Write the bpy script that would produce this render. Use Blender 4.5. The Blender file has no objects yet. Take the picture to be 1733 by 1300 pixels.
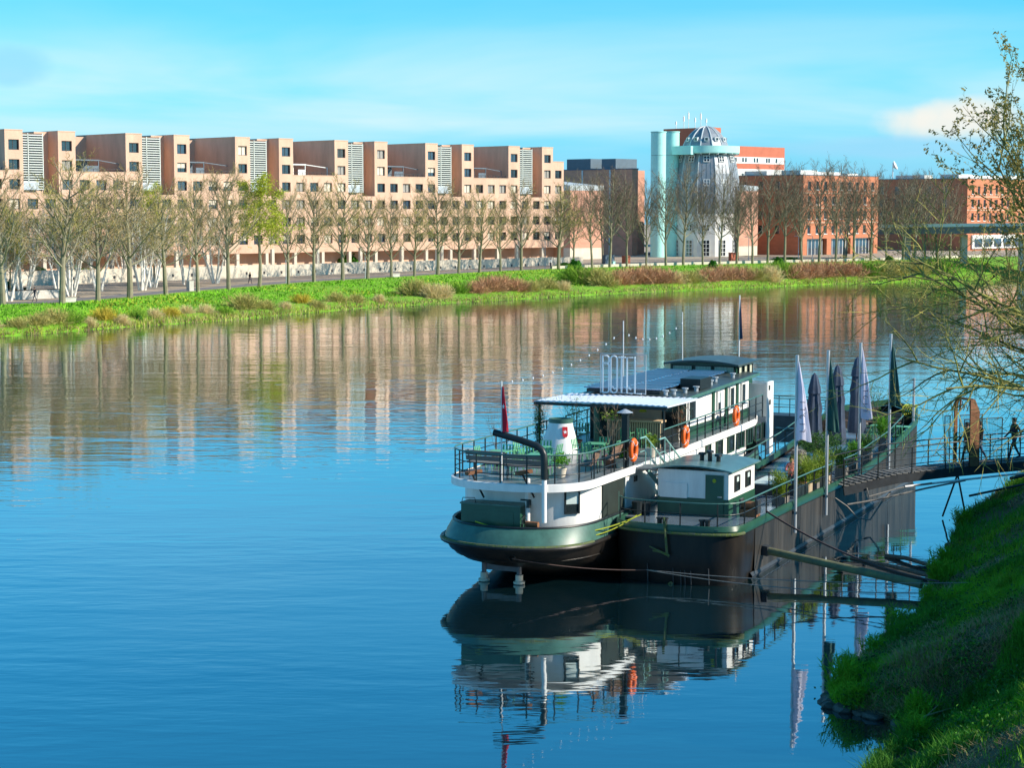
import bpy, bmesh, math, random
from mathutils import Vector, Matrix, noise
R = math.radians
rnd = random.Random(7)
scene = bpy.context.scene
COL = scene.collection

# ---------------------------------------------------------------- camera
F, CH = 3200.0, 12.8            # focal length in photo pixels, eye height above the water
PITCH = math.atan(296 / F)
cam_d = bpy.data.cameras.new('camera'); cam = bpy.data.objects.new('camera', cam_d); COL.objects.link(cam)
cam.location = (0, 0, CH); cam.rotation_euler = (math.pi / 2 - PITCH, 0, 0)
cam_d.sensor_width = 36; cam_d.lens = 36 * F / 1733; cam_d.clip_start = .5; cam_d.clip_end = 9000
scene.camera = cam
# ---------------------------------------------------------------- sky, sun, exposure
SUN_AZ = math.atan2(.93, -.21)   # clockwise from +Y
SUN_EL = R(29)
wd = bpy.data.worlds.new('World'); scene.world = wd; wd.use_nodes = True
nt = wd.node_tree; nt.nodes.clear(); N = nt.nodes; L = nt.links
out = N.new('ShaderNodeOutputWorld'); bg = N.new('ShaderNodeBackground'); sky = N.new('ShaderNodeTexSky')
sky.sky_type = 'NISHITA'; sky.sun_disc = False; sky.sun_elevation = SUN_EL; sky.sun_rotation = SUN_AZ
sky.air_density = 1.0; sky.dust_density = 0.25; sky.ozone_density = 3.0; sky.altitude = 50
def wmath(op, a, b=None, v2=None):
    n = N.new('ShaderNodeMath'); n.operation = op
    for i, x in enumerate((a, b)):
        if x is None: continue
        if isinstance(x, (int, float)): n.inputs[i].default_value = x
        else: L.new(x, n.inputs[i])
    return n.outputs[0]
tint = N.new('ShaderNodeMixRGB'); tint.blend_type = 'MULTIPLY'; tint.inputs[0].default_value = 1; tint.inputs[2].default_value = (.26, .87, 1.22, 1)
L.new(sky.outputs[0], tint.inputs[1])
tc = N.new('ShaderNodeTexCoord'); sep = N.new('ShaderNodeSeparateXYZ'); L.new(tc.outputs['Generated'], sep.inputs[0])
el = N.new('ShaderNodeMapRange'); el.interpolation_type = 'SMOOTHSTEP'; el.inputs[1].default_value = 0; el.inputs[2].default_value = .075; L.new(sep.outputs[2], el.inputs[0])
tm = N.new('ShaderNodeMixRGB'); L.new(el.outputs[0], tm.inputs[0]); tm.inputs[1].default_value = (.22, .70, 1.38, 1); tm.inputs[2].default_value = (.11, .86, 1.10, 1); L.new(tm.outputs[0], tint.inputs[2])
zz = wmath('ADD', wmath('MAXIMUM', sep.outputs[2], 0.0), .10)
cx = wmath('DIVIDE', sep.outputs[0], zz); cy = wmath('DIVIDE', sep.outputs[1], zz)
comb = N.new('ShaderNodeCombineXYZ'); L.new(wmath('MULTIPLY', cx, .55), comb.inputs[0]); L.new(wmath('MULTIPLY', cy, .55), comb.inputs[1])
n1 = N.new('ShaderNodeTexNoise'); n1.inputs['Scale'].default_value = 1.0; n1.inputs['Detail'].default_value = 5; n1.inputs['Roughness'].default_value = .5; n1.inputs['Distortion'].default_value = .35
L.new(comb.outputs[0], n1.inputs['Vector'])
rp = N.new('ShaderNodeValToRGB'); rp.color_ramp.elements[0].position = .34; rp.color_ramp.elements[1].position = .68
L.new(n1.outputs[0], rp.inputs[0])
fade = N.new('ShaderNodeMapRange'); fade.interpolation_type = 'SMOOTHSTEP'; fade.inputs[1].default_value = .022; fade.inputs[2].default_value = .050; L.new(sep.outputs[2], fade.inputs[0])
fade2 = N.new('ShaderNodeMapRange'); fade2.interpolation_type = 'SMOOTHSTEP'; fade2.inputs[1].default_value = .110; fade2.inputs[2].default_value = .058; L.new(sep.outputs[2], fade2.inputs[0])
fade3 = N.new('ShaderNodeMapRange'); fade3.interpolation_type = 'SMOOTHSTEP'; fade3.inputs[1].default_value = .27; fade3.inputs[2].default_value = .13; fade3.inputs[3].default_value = .02; fade3.inputs[4].default_value = .22; L.new(sep.outputs[2], fade3.inputs[0])
veil = wmath('MULTIPLY', wmath('ADD', wmath('MULTIPLY', fade.outputs[0], .75), .25), wmath('ADD', wmath('MULTIPLY', fade2.outputs[0], .70), fade3.outputs[0]))
fac = wmath('MULTIPLY', wmath('ADD', wmath('MULTIPLY', rp.outputs[0], .80), .20), veil)
cm = N.new('ShaderNodeMixRGB'); L.new(fac, cm.inputs[0]); L.new(tint.outputs[0], cm.inputs[1]); cm.inputs[2].default_value = (4.6, 5.7, 6.1, 1)
# two small clouds: a cream one low at right, a blue-grey one at upper left
ns2 = N.new('ShaderNodeTexNoise'); ns2.inputs['Scale'].default_value = 26; ns2.inputs['Detail'].default_value = 4; L.new(tc.outputs['Generated'], ns2.inputs['Vector'])
xy = wmath('DIVIDE', sep.outputs[0], wmath('MAXIMUM', sep.outputs[1], .05)); last = cm.outputs[0]
for cx_, cz_, wx_, wz_, col_, amt in ((.243, .0455, .050, .0125, (6.2, 5.6, 4.9, 1), .85), (-.266, .073, .026, .011, (1.7, 4.3, 6.6, 1), .6), (.215, .032, .09, .006, (2.2, 4.2, 5.8, 1), .5)):
    dx = wmath('DIVIDE', wmath('SUBTRACT', xy, cx_), wx_); dz = wmath('DIVIDE', wmath('SUBTRACT', sep.outputs[2], cz_), wz_)
    d2 = wmath('ADD', wmath('ADD', wmath('MULTIPLY', dx, dx), wmath('MULTIPLY', dz, dz)), wmath('MULTIPLY', wmath('SUBTRACT', ns2.outputs[0], .5), 2.2))
    mr = N.new('ShaderNodeMapRange'); mr.interpolation_type = 'SMOOTHSTEP'; mr.inputs[1].default_value = 1.2; mr.inputs[2].default_value = .0; mr.inputs[4].default_value = amt; L.new(d2, mr.inputs[0])
    mm = N.new('ShaderNodeMixRGB'); L.new(wmath('MULTIPLY', mr.outputs[0], wmath('GREATER_THAN', sep.outputs[1], .05)), mm.inputs[0]); L.new(last, mm.inputs[1]); mm.inputs[2].default_value = col_; last = mm.outputs[0]
L.new(last, bg.inputs[0]); bg.inputs[1].default_value = .12; L.new(bg.outputs[0], out.inputs[0])

sd = bpy.data.lights.new('sun', 'SUN'); sd.energy = 5.0; sd.angle = R(.5); sd.color = (1, .90, .76)
so = bpy.data.objects.new('sun', sd); COL.objects.link(so)
TOSUN = Vector((math.sin(SUN_AZ) * math.cos(SUN_EL), math.cos(SUN_AZ) * math.cos(SUN_EL), math.sin(SUN_EL)))
so.rotation_euler = (-TOSUN).to_track_quat('-Z', 'Y').to_euler(); so.location = (60, -30, 60)
vs = scene.view_settings; vs.view_transform = 'Standard'; vs.look = 'None'; vs.exposure = 0.5; vs.gamma = 1; vs.use_curve_mapping = False

# ---------------------------------------------------------------- survey helpers: photo pixel + a known height/depth -> place
_f = Vector((0, math.cos(PITCH), -math.sin(PITCH))); _u = Vector((0, math.sin(PITCH), math.cos(PITCH)))
def ray(u, v): return _f + Vector((1, 0, 0)) * ((u - 866.5) / F) - _u * ((v - 650) / F)
def at_z(u, v, z): d = ray(u, v); return Vector((0, 0, CH)) + d * ((z - CH) / d.z)
def at_y(u, v, y): d = ray(u, v); return Vector((0, 0, CH)) + d * (y / d.y)

# ---------------------------------------------------------------- materials
M = {}
def mat(name, col, rough=.6, var=.12, scale=6., metal=0., bump=0., spec=.4, col2=None, stretch=None, detail=5., coat=0., trans=0.):
    m = bpy.data.materials.new(name); m.use_nodes = True; nt = m.node_tree; p = nt.nodes['Principled BSDF']
    p.inputs['Roughness'].default_value = rough; p.inputs['Metallic'].default_value = metal
    p.inputs['Specular IOR Level'].default_value = spec; p.inputs['Coat Weight'].default_value = coat
    c = (*col, 1)
    p.inputs['Base Color'].default_value = c
    if var or col2 or bump:
        t = nt.nodes.new('ShaderNodeTexCoord'); mp = nt.nodes.new('ShaderNodeMapping'); nt.links.new(t.outputs['Object'], mp.inputs[0])
        if stretch: mp.inputs['Scale'].default_value = stretch
        n = nt.nodes.new('ShaderNodeTexNoise'); n.inputs['Scale'].default_value = scale; n.inputs['Detail'].default_value = detail; n.inputs['Roughness'].default_value = .62
        nt.links.new(mp.outputs[0], n.inputs['Vector'])
        r = nt.nodes.new('ShaderNodeValToRGB'); nt.links.new(n.outputs[0], r.inputs[0])
        r.color_ramp.elements[0].position = .3; r.color_ramp.elements[1].position = .7
        if col2: r.color_ramp.elements[0].color = c; r.color_ramp.elements[1].color = (*col2, 1)
        else:
            r.color_ramp.elements[0].color = (*[max(0, x * (1 - var)) for x in col], 1)
            r.color_ramp.elements[1].color = (*[min(1, x * (1 + var)) for x in col], 1)
        nt.links.new(r.outputs[0], p.inputs['Base Color'])
        if bump:
            b = nt.nodes.new('ShaderNodeBump'); b.inputs['Strength'].default_value = bump; b.inputs['Distance'].default_value = .05
            nt.links.new(n.outputs[0], b.inputs['Height']); nt.links.new(b.outputs[0], p.inputs['Normal'])
    if trans:
        tr = nt.nodes.new('ShaderNodeBsdfTranslucent'); mx = nt.nodes.new('ShaderNodeMixShader'); mx.inputs[0].default_value = trans
        src = p.inputs['Base Color'].links[0].from_socket if p.inputs['Base Color'].links else None
        if src: nt.links.new(src, tr.inputs[0])
        else: tr.inputs[0].default_value = c
        o = nt.nodes['Material Output']; nt.links.new(p.outputs[0], mx.inputs[1]); nt.links.new(tr.outputs[0], mx.inputs[2]); nt.links.new(mx.outputs[0], o.inputs[0])
    M[name] = m; return m
def glassmat(name, col, rough=.05):
    m = mat(name, col, rough, .35, .9, spec=.9); return m

# ---------------------------------------------------------------- mesh builder
class MB:
    def __init__(s): s.v = []; s.f = []; s.mi = []; s.cur = 0
    def quad(s, *p):
        n = len(s.v); s.v += [tuple(q) for q in p]; s.f.append(tuple(range(n, n + len(p)))); s.mi.append(s.cur)
    def box(s, x0, x1, y0, y1, z0, z1, top=None):
        n = len(s.v); s.v += [(x, y, z) for z in (z0, z1) for (x, y) in ((x0, y0), (x1, y0), (x1, y1), (x0, y1))]
        s.f += [tuple(n + i for i in q) for q in ((0, 3, 2, 1), (4, 5, 6, 7), (0, 1, 5, 4), (1, 2, 6, 5), (2, 3, 7, 6), (3, 0, 4, 7))]; s.mi += [s.cur] * 6
        return s
    def beam(s, p, q, w, h, up=(0, 0, 1)):
        p = Vector(p); q = Vector(q); d = (q - p).normalized(); up = Vector(up)
        if abs(d.dot(up)) > .98: up = Vector((0, 1, 0))
        a = d.cross(up).normalized() * (w / 2); b = a.cross(d).normalized() * (h / 2)
        n = len(s.v)
        for c in (p, q): s.v += [tuple(c + x) for x in (-a - b, a - b, a + b, -a + b)]
        s.f += [tuple(n + i for i in g) for g in ((3, 2, 1, 0), (4, 5, 6, 7), (0, 1, 5, 4), (1, 2, 6, 5), (2, 3, 7, 6), (3, 0, 4, 7))]; s.mi += [s.cur] * 6
        return s
    def tube(s, pts, r, n=6, r2=None, cap=True):
        pts = [Vector(p) for p in pts]; k = len(pts); base = len(s.v); a = None
        for i, p in enumerate(pts):
            d = (pts[min(i + 1, k - 1)] - pts[max(i - 1, 0)])
            d = d.normalized() if d.length > 1e-9 else Vector((0, 0, 1))
            if a is None:
                t = Vector((0, 0, 1)) if abs(d.z) < .9 else Vector((1, 0, 0)); a = d.cross(t).normalized()
            else:
                a = a - d * a.dot(d); a = a.normalized() if a.length > 1e-6 else d.orthogonal().normalized()
            b = d.cross(a)
            rr = r if r2 is None else r + (r2 - r) * i / (k - 1)
            if isinstance(r, (list, tuple)): rr = r[i]
            for j in range(n):
                an = 2 * math.pi * j / n; s.v.append(tuple(p + a * (rr * math.cos(an)) + b * (rr * math.sin(an))))
        for i in range(k - 1):
            for j in range(n):
                j2 = (j + 1) % n; s.f.append((base + i * n + j, base + i * n + j2, base + (i + 1) * n + j2, base + (i + 1) * n + j)); s.mi.append(s.cur)
        if cap:
            s.f.append(tuple(base + j for j in reversed(range(n)))); s.f.append(tuple(base + (k - 1) * n + j for j in range(n))); s.mi += [s.cur] * 2
        return s
    def lathe(s, prof, n=16, c=(0, 0, 0), cap=True, wob=None):
        base = len(s.v)
        for k, (r, z) in enumerate(prof):
            for j in range(n):
                an = 2 * math.pi * j / n; q = r * (wob(j, k) if wob else 1); s.v.append((c[0] + q * math.cos(an), c[1] + q * math.sin(an), c[2] + z))
        for i in range(len(prof) - 1):
            for j in range(n):
                j2 = (j + 1) % n; s.f.append((base + i * n + j, base + i * n + j2, base + (i + 1) * n + j2, base + (i + 1) * n + j)); s.mi.append(s.cur)
        if cap:
            s.f.append(tuple(base + j for j in reversed(range(n)))); k = len(prof) - 1; s.f.append(tuple(base + k * n + j for j in range(n))); s.mi += [s.cur] * 2
        return s
    def loft(s, rings, close=True, capb=False, capt=False):
        base = len(s.v); n = len(rings[0])
        for r in rings: s.v += [tuple(p) for p in r]
        for i in range(len(rings) - 1):
            for j in range(n if close else n - 1):
                j2 = (j + 1) % n; s.f.append((base + i * n + j, base + i * n + j2, base + (i + 1) * n + j2, base + (i + 1) * n + j)); s.mi.append(s.cur)
        if capb: s.f.append(tuple(base + j for j in reversed(range(n)))); s.mi.append(s.cur)
        if capt: s.f.append(tuple(base + (len(rings) - 1) * n + j for j in range(n))); s.mi.append(s.cur)
        return s
    def prism(s, poly, z0, z1):
        return s.loft([[(x, y, z0) for x, y in poly], [(x, y, z1) for x, y in poly]], capb=True, capt=True)
    def mesh(s, name, mats, smooth=False, bevel=0):
        me = bpy.data.meshes.new(name); me.from_pydata(s.v, [], s.f)
        for m in (mats if isinstance(mats, (list, tuple)) else [mats]): me.materials.append(M[m] if isinstance(m, str) else m)
        if any(s.mi): me.polygons.foreach_set('material_index', s.mi)
        if smooth:
            me.polygons.foreach_set('use_smooth', [True] * len(s.f))
            try: me.set_sharp_from_angle(angle=R(40))
            except Exception: pass
        me.update(); return me
    def build(s, name, mats, parent=None, smooth=False, loc=None):
        o = bpy.data.objects.new(name, s.mesh(name, mats, smooth)); COL.objects.link(o)
        if parent is not None: o.parent = parent
        if loc is not None: o.location = loc
        return o
def tag(o, label=None, cat=None, group=None, kind=None):
    if label: o['label'] = label
    if cat: o['category'] = cat
    if group: o['group'] = group
    if kind: o['kind'] = kind
    return o
def thing(name, label, cat, loc=(0, 0, 0), rz=0, group=None):
    o = bpy.data.objects.new(name, None); COL.objects.link(o); o.location = loc; o.rotation_euler = (0, 0, rz); o.empty_display_size = .2
    return tag(o, label, cat, group)
def dup(o, parent=None):
    c = o.copy(); COL.objects.link(c); c.parent = parent
    for ch in list(o.children): dup(ch, c)
    return c
def inst(me, name, parent, loc=(0, 0, 0), rz=0, sc=None):
    o = bpy.data.objects.new(name, me); COL.objects.link(o); o.parent = parent; o.location = loc; o.rotation_euler = (0, 0, rz)
    if sc: o.scale = sc
    return o
ORD = ['first', 'second', 'third', 'fourth', 'fifth', 'sixth', 'seventh', 'eighth', 'ninth', 'tenth', 'eleventh', 'twelfth', 'thirteenth', 'fourteenth', 'fifteenth', 'sixteenth', 'seventeenth', 'eighteenth', 'nineteenth', 'twentieth']
def ordn(i):
    if i < 20: return ORD[i]
    if i == 29: return 'thirtieth'
    if i == 39: return 'fortieth'
    if i == 49: return 'fiftieth'
    t = ['twenty', 'thirty', 'forty', 'fifty', 'sixty'][i // 10 - 2]
    return t + '-' + ORD[i % 10] if i % 10 < 9 else t + '-' + 'tenth'
def lerp(a, b, t): return a + (b - a) * t
def interp(pts, x):
    if x <= pts[0][0]: return pts[0][1]
    for (a, b), (c, d) in zip(pts, pts[1:]):
        if x <= c: return b + (d - b) * (x - a) / (c - a)
    return pts[-1][1]
# ================================================================ MATERIALS
mat('grass_far', (.11, .30, .010), .9, col2=(.24, .44, .02), scale=.35, bump=.6, detail=8)
mat('soil', (.07, .05, .035), .95, .3, 2., bump=.8)
mat('plaza', (.40, .32, .235), .9, .2, .35, bump=.2)
mat('asphalt', (.20, .19, .195), .85, .15, .8)
mat('concrete', (.62, .55, .44), .85, .12, .6, bump=.1)
mat('kerbstone', (.50, .47, .42), .8, .15, 1.5)
mat('brick_apartment', (.64, .415, .295), .9, .15, .55, stretch=(1, 1, .28), detail=7)
mat('coping', (.62, .42, .29), .8, .05, 2.)
mat('brick_red', (.50, .185, .095), .9, .14, .5, stretch=(1, 1, 3))
mat('brick_museum', (.56, .29, .20), .9, .14, .4, stretch=(1, 1, 3))
mat('brick_tower', (.50, .15, .085), .9, .08, .5)
mat('white_panel', (.74, .73, .68), .7, .05, 1.)
mat('louvre_white', (.72, .75, .68), .5, .05, 1.)
mat('shaft_dark', (.025, .04, .045), .5, .2, 2.)
glassmat('pane_dark', (.020, .026, .035), .08)
glassmat('pane_blue', (.035, .055, .085), .06)
glassmat('pane_brown', (.05, .04, .033), .12)
mat('pane_blind', (.66, .58, .46), .7, .06, 3.)
mat('pane_curtain', (.30, .28, .25), .5, .5, 4., stretch=(6, 6, .3))
mat('frame_dark', (.035, .035, .04), .5, .1)
mat('frame_white', (.75, .75, .72), .5, .05)
mat('zinc', (.26, .285, .31), .42, .2, .9, metal=.25, stretch=(1, 1, .25))
mat('zinc_roof', (.52, .57, .58), .5, .12, 1.2, stretch=(1, 1, .3))
mat('turquoise', (.40, .76, .70), .45, .07, .9)
mat('stone_white', (.70, .68, .63), .7, .08, .7)
mat('slate_blue', (.10, .15, .19), .6, .1, 1.)
mat('canopy_grey', (.12, .15, .18), .4, .1, 1.)
mat('steel_pale', (.46, .50, .53), .4, .08, 3., metal=.3)
mat('hedge_dark', (.016, .060, .012), .9, .5, 3.)
mat('hedge_light', (.055, .20, .010), .9, .5, 3.)

# ================================================================ WATER
def water_mat():
    m = bpy.data.materials.new('river_water'); m.use_nodes = True; nt = m.node_tree; nt.nodes.remove(nt.nodes['Principled BSDF']); outp = nt.nodes['Material Output']
    gl = nt.nodes.new('ShaderNodeBsdfGlossy'); gl.inputs['Roughness'].default_value = .03; gl.inputs['Color'].default_value = (.92, .98, 1, 1)
    df = nt.nodes.new('ShaderNodeBsdfDiffuse'); df.inputs['Color'].default_value = (.004, .020, .026, 1); mx = nt.nodes.new('ShaderNodeMixShader')
    lw = nt.nodes.new('ShaderNodeLayerWeight'); lw.inputs['Blend'].default_value = .5
    t = nt.nodes.new('ShaderNodeTexCoord')
    def nz(scale, sx, sy, detail, rot=0):
        mp = nt.nodes.new('ShaderNodeMapping'); mp.inputs['Scale'].default_value = (sx, sy, 1); mp.inputs['Rotation'].default_value = (0, 0, rot); nt.links.new(t.outputs['Object'], mp.inputs[0])
        n = nt.nodes.new('ShaderNodeTexNoise'); n.inputs['Scale'].default_value = scale; n.inputs['Detail'].default_value = detail; n.inputs['Roughness'].default_value = .5
        nt.links.new(mp.outputs[0], n.inputs['Vector']); return n.outputs[0]
    def mth(op, a, b):
        n = nt.nodes.new('ShaderNodeMath'); n.operation = op
        for i, x in enumerate((a, b)):
            if isinstance(x, (int, float)): n.inputs[i].default_value = x
            else: nt.links.new(x, n.inputs[i])
        return n.outputs[0]
    a = nz(1.0, .55, 1.5, 2, .10); b = nz(.30, .5, 1.4, 2, -.12); c = nz(3.0, .6, 1.5, 1, .05); e = nz(.035, .6, 1.6, 2, .2)
    # calmer lee water close to the near bank, livelier patches where the wind reaches the river
    gust = nt.nodes.new('ShaderNodeMapRange'); gust.inputs[1].default_value = .36; gust.inputs[2].default_value = .66; gust.inputs[3].default_value = .42; gust.inputs[4].default_value = 1.1; nt.links.new(e, gust.inputs[0])
    sp = nt.nodes.new('ShaderNodeSeparateXYZ'); nt.links.new(t.outputs['Object'], sp.inputs[0])
    dist = mth('SUBTRACT', mth('MULTIPLY', sp.outputs[1], 1.0), mth('MULTIPLY', sp.outputs[0], 2.2))   # distance from the near bank's line
    lee = nt.nodes.new('ShaderNodeMapRange'); lee.inputs[1].default_value = 18; lee.inputs[2].default_value = 150; lee.inputs[3].default_value = .26; lee.inputs[4].default_value = 1.0; nt.links.new(dist, lee.inputs[0])
    h = mth('ADD', mth('ADD', mth('MULTIPLY', a, .030), mth('MULTIPLY', b, .075)), mth('MULTIPLY', c, .006))
    h = mth('MULTIPLY', h, mth('MULTIPLY', gust.outputs[0], lee.outputs[0]))
    bp = nt.nodes.new('ShaderNodeBump'); bp.inputs['Strength'].default_value = 1.0; bp.inputs['Distance'].default_value = .62
    nt.links.new(h, bp.inputs['Height'])
    for q in (gl, df, lw): nt.links.new(bp.outputs[0], q.inputs['Normal'])
    fr_ = mth('ADD', mth('MULTIPLY', mth('POWER', lw.outputs['Facing'], 2.4), .86), .13)
    nt.links.new(fr_, mx.inputs[0]); nt.links.new(df.outputs[0], mx.inputs[1]); nt.links.new(gl.outputs[0], mx.inputs[2]); nt.links.new(mx.outputs[0], outp.inputs[0])
    M['river_water'] = m
water_mat()
mb = MB(); mb.quad((-3000, -300, 0), (3000, -300, 0), (3000, 700, 0), (-3000, 700, 0))
tag(mb.build('river_water', 'river_water'), kind='structure')
mb = MB(); mb.quad((-3000, -300, -1.6), (3000, -300, -1.6), (3000, 700, -1.6), (-3000, 700, -1.6))
tag(mb.build('river_bed', 'soil'), kind='structure')

# ================================================================ FAR BANK, GROUND, PATH
_w = [(-600, -130, 40), (-240, -75, 150), (0, -51.6, 190.1), (180, -43.7, 203.3), (400, -32.1, 219.7), (620, -19, 246.2), (850, -1.4, 267.1), (1040, 15.6, 287.7), (1200, 31.5, 302.6), (1400, 54, 324.1), (1520, 68.3, 334.7), (1800, 110, 362), (2400, 230, 440), (3200, 520, 620)]
_t = [(0, 516, 2.1), (115, 513, 2.1), (229, 504, 2.15), (394, 489, 2.2), (540, 477, 2.3), (668, 469.5, 2.4), (748, 465, 2.5), (852, 459, 2.6), (949, 455, 2.75), (1066, 451, 2.9), (1222, 447, 3.0), (1392, 443, 3.1), (1533, 440, 3.2)]
_tp = [(u, at_z(u, v, z)) for u, v, z in _t]
_tp = [(-600, Vector((-150, 48, 2.1))), (-240, Vector((-90, 158, 2.1)))] + _tp + [(1800, Vector((100, 385, 3.2))), (2400, Vector((215, 470, 3.2))), (3200, Vector((500, 660, 3.2)))]
WX = [(u, x) for u, x, y in _w]; WY = [(u, y) for u, x, y in _w]
TX, TY, TZ = ([(u, p[i]) for u, p in _tp] for i in range(3))
def bank_w(u): return Vector((interp(WX, u), interp(WY, u), 0))
def bank_t(u, back=0):
    p = Vector((interp(TX, u), interp(TY, u), interp(TZ, u)))
    if back:
        q = Vector((interp(TX, u + 20) - interp(TX, u - 20), interp(TY, u + 20) - interp(TY, u - 20), 0)).normalized()
        p += Vector((-q.y, q.x, 0)) * back
    return p
US = [-600, -240] + list(range(-120, 1801, 24)) + [2400, 3200]
mb = MB(); rows = []
for u in US:
    w = bank_w(u); t = bank_t(u); r = [Vector((w.x, w.y, -.8)) - (t - w) * .06]
    for k in range(9):
        f = k / 8; p = w.lerp(t, f); prof = f ** .62
        p.z = t.z * prof - .05 + (.18 * noise.noise(Vector((p.x * .14, p.y * .14, 0))) if 0 < k < 8 else 0) + (.22 if k == 1 else 0)
        p += Vector((noise.noise(Vector((u * .03, k, 3))), noise.noise(Vector((u * .03, k, 9))), 0)) * (.8 if k < 3 else .3)
        r.append(p)
    rows.append(r)
mb.loft(rows, close=False)
for i, f in enumerate(mb.f): mb.mi[i] = 1 if (i % 9) < 1 else 0
tag(mb.build('river_bank', ['grass_far', 'soil'], smooth=True), kind='structure')
mb = MB(); mb.loft([[bank_t(u, b) - Vector((0, 0, .05)) for b in (-.02, 2.5, 14, 60, 160)] + [bank_t(u) + Vector((-.6, .8, 0)) * 2500 * (1 if u > -300 else .8)] for u in US], close=False)
for i in range(len(mb.f)): mb.mi[i] = 1 if i % 5 < 1 else 0
tag(mb.build('ground', ['plaza', 'grass_far']), kind='structure')
mb = MB(); mb.loft([[bank_t(u, b) + Vector((0, 0, z)) for b, z in ((2.9, -.046), (6.6, -.046))] for u in US[1:-1]], close=False)
tag(mb.build('riverside_path', 'asphalt'), kind='structure')
# low pale wall on the crest to the right
mb = MB(); mb.loft([[bank_t(u, b) + Vector((0, 0, z)) for b, z in ((1.9, -.4), (1.9, .42), (2.4, .42), (2.4, -.4))] for u in range(946, 1800, 24)], close=True)
tag(mb.build('parapet_wall', 'concrete'), 'long low pale parapet wall along the bank crest in front of the museum', 'wall')

# ================================================================ APARTMENT BLOCK
C45 = R(45)
P0 = at_y(77, 354, 275)
APL = 20.2; CW = APL / 7
apt = thing('apartment_building', 'long salmon brick apartment block with a stepped row of roof towers', 'building', (P0.x, P0.y, 0), C45)
def sill(r): return 12.84 + 2.81 * (4 - r)
WH, WW = 1.47, 1.72
ROOF = 24.05; PARA = 18.24; REV = .32
wall = MB()
def panel(x0, x1, z0, z1, y=0): wall.quad((x0, y, z0), (x1, y, z0), (x1, y, z1), (x0, y, z1))
def cell(cx, r, zb, zt, y=0, win=True, x0=None, x1=None):
    x0 = cx - CW / 2 if x0 is None else x0; x1 = cx + CW / 2 if x1 is None else x1
    s = sill(r); a, b = cx - WW / 2, cx + WW / 2
    panel(x0, x1, zb, s, y); panel(x0, x1, s + WH, zt, y); panel(x0, a, s, s + WH, y); panel(b, x1, s, s + WH, y)
    wall.quad((a, y, s), (a, y, s + WH), (a, y + REV, s + WH), (a, y + REV, s)); wall.quad((b, y, s), (b, y + REV, s), (b, y + REV, s + WH), (b, y, s + WH))
    wall.quad((a, y, s), (a, y + REV, s), (b, y + REV, s), (b, y, s)); wall.quad((a, y, s + WH), (b, y, s + WH), (b, y + REV, s + WH), (a, y + REV, s + WH))
    WINS.append((cx, y + REV, s))
WINS = []
def frame_mesh(w, h, t=.07, mull=1):
    m = MB(); m.box(-w / 2, w / 2, -.05, .03, 0, t); m.box(-w / 2, w / 2, -.05, .03, h - t, h); m.box(-w / 2, -w / 2 + t, -.052, .028, t, h - t); m.box(w / 2 - t, w / 2, -.052, .028, t, h - t)
    for k in range(mull): x = -w / 2 + w * (k + 1) / (mull + 1); m.box(x - t / 2, x + t / 2, -.048, .026, t, h - t)
    return m
fr_me = frame_mesh(WW, WH).mesh('window', 'frame_dark')
def pane_mesh(w, h, mt, lo=0., hi=1., name='pane'): m = MB(); m.quad((-w / 2, 0, h * lo), (w / 2, 0, h * lo), (w / 2, 0, h * hi), (-w / 2, 0, h * hi)); return m.mesh(name, mt)
panes = {k: pane_mesh(WW, WH, k) for k in ('pane_dark', 'pane_blue', 'pane_brown', 'pane_blind', 'pane_curtain')}
half_blind = pane_mesh(WW, WH, 'pane_blind', .45, 1., 'blind')
def add_window(parent, x, y, z, choice=None):
    w = inst(fr_me, 'window', parent, (x, y, z)); q = rnd.random()
    k = choice or ('pane_dark' if q < .36 else 'pane_blue' if q < .58 else 'pane_brown' if q < .78 else 'pane_curtain' if q < .88 else 'pane_blind')
    inst(panes[k], 'pane', w, (0, .004, 0))
    if k != 'pane_blind' and rnd.random() < .13: inst(half_blind, 'blind', w, (0, -.03, 0))
ZL = [sill(r) - .67 for r in (7, 6, 5, 4, 3)]           # floor lines upward
ZB6 = sill(6) - .67; Z3 = sill(3) - .67; Z2 = sill(2) - .67; Z1 = sill(1) - .67
first = None
cols = []
for n in range(-1, 6):
    for k in range(7):
        if n == -1 and k < 4: continue
        if n == 5 and k > 3: continue
        cols.append((n, k, (-.1 + n) * APL + CW * k))
XL = cols[0][2] - CW / 2; XR = cols[-1][2] + CW / 2
BAY = []
for n, k, cx in cols:
    last = (n == 5 and k == 3)
    for r in (6, 5, 4):
        cell(cx, r, sill(r) - .67, sill(r) + 2.14)
    a, b = cx - CW / 2, cx + CW / 2
    if k in (2, 6):      # towers
        cell(cx, 3, Z3, Z2); cell(cx, 2, Z2, Z1); cell(cx, 1, Z1, ROOF)
    elif k in (3, 4, 5):
        if last: cell(cx, 3, Z3, Z2); cell(cx, 2, Z2, 21.5)
        else: cell(cx, 3, Z3, PARA)
    elif k == 0: BAY.append((n, cx))
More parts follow.
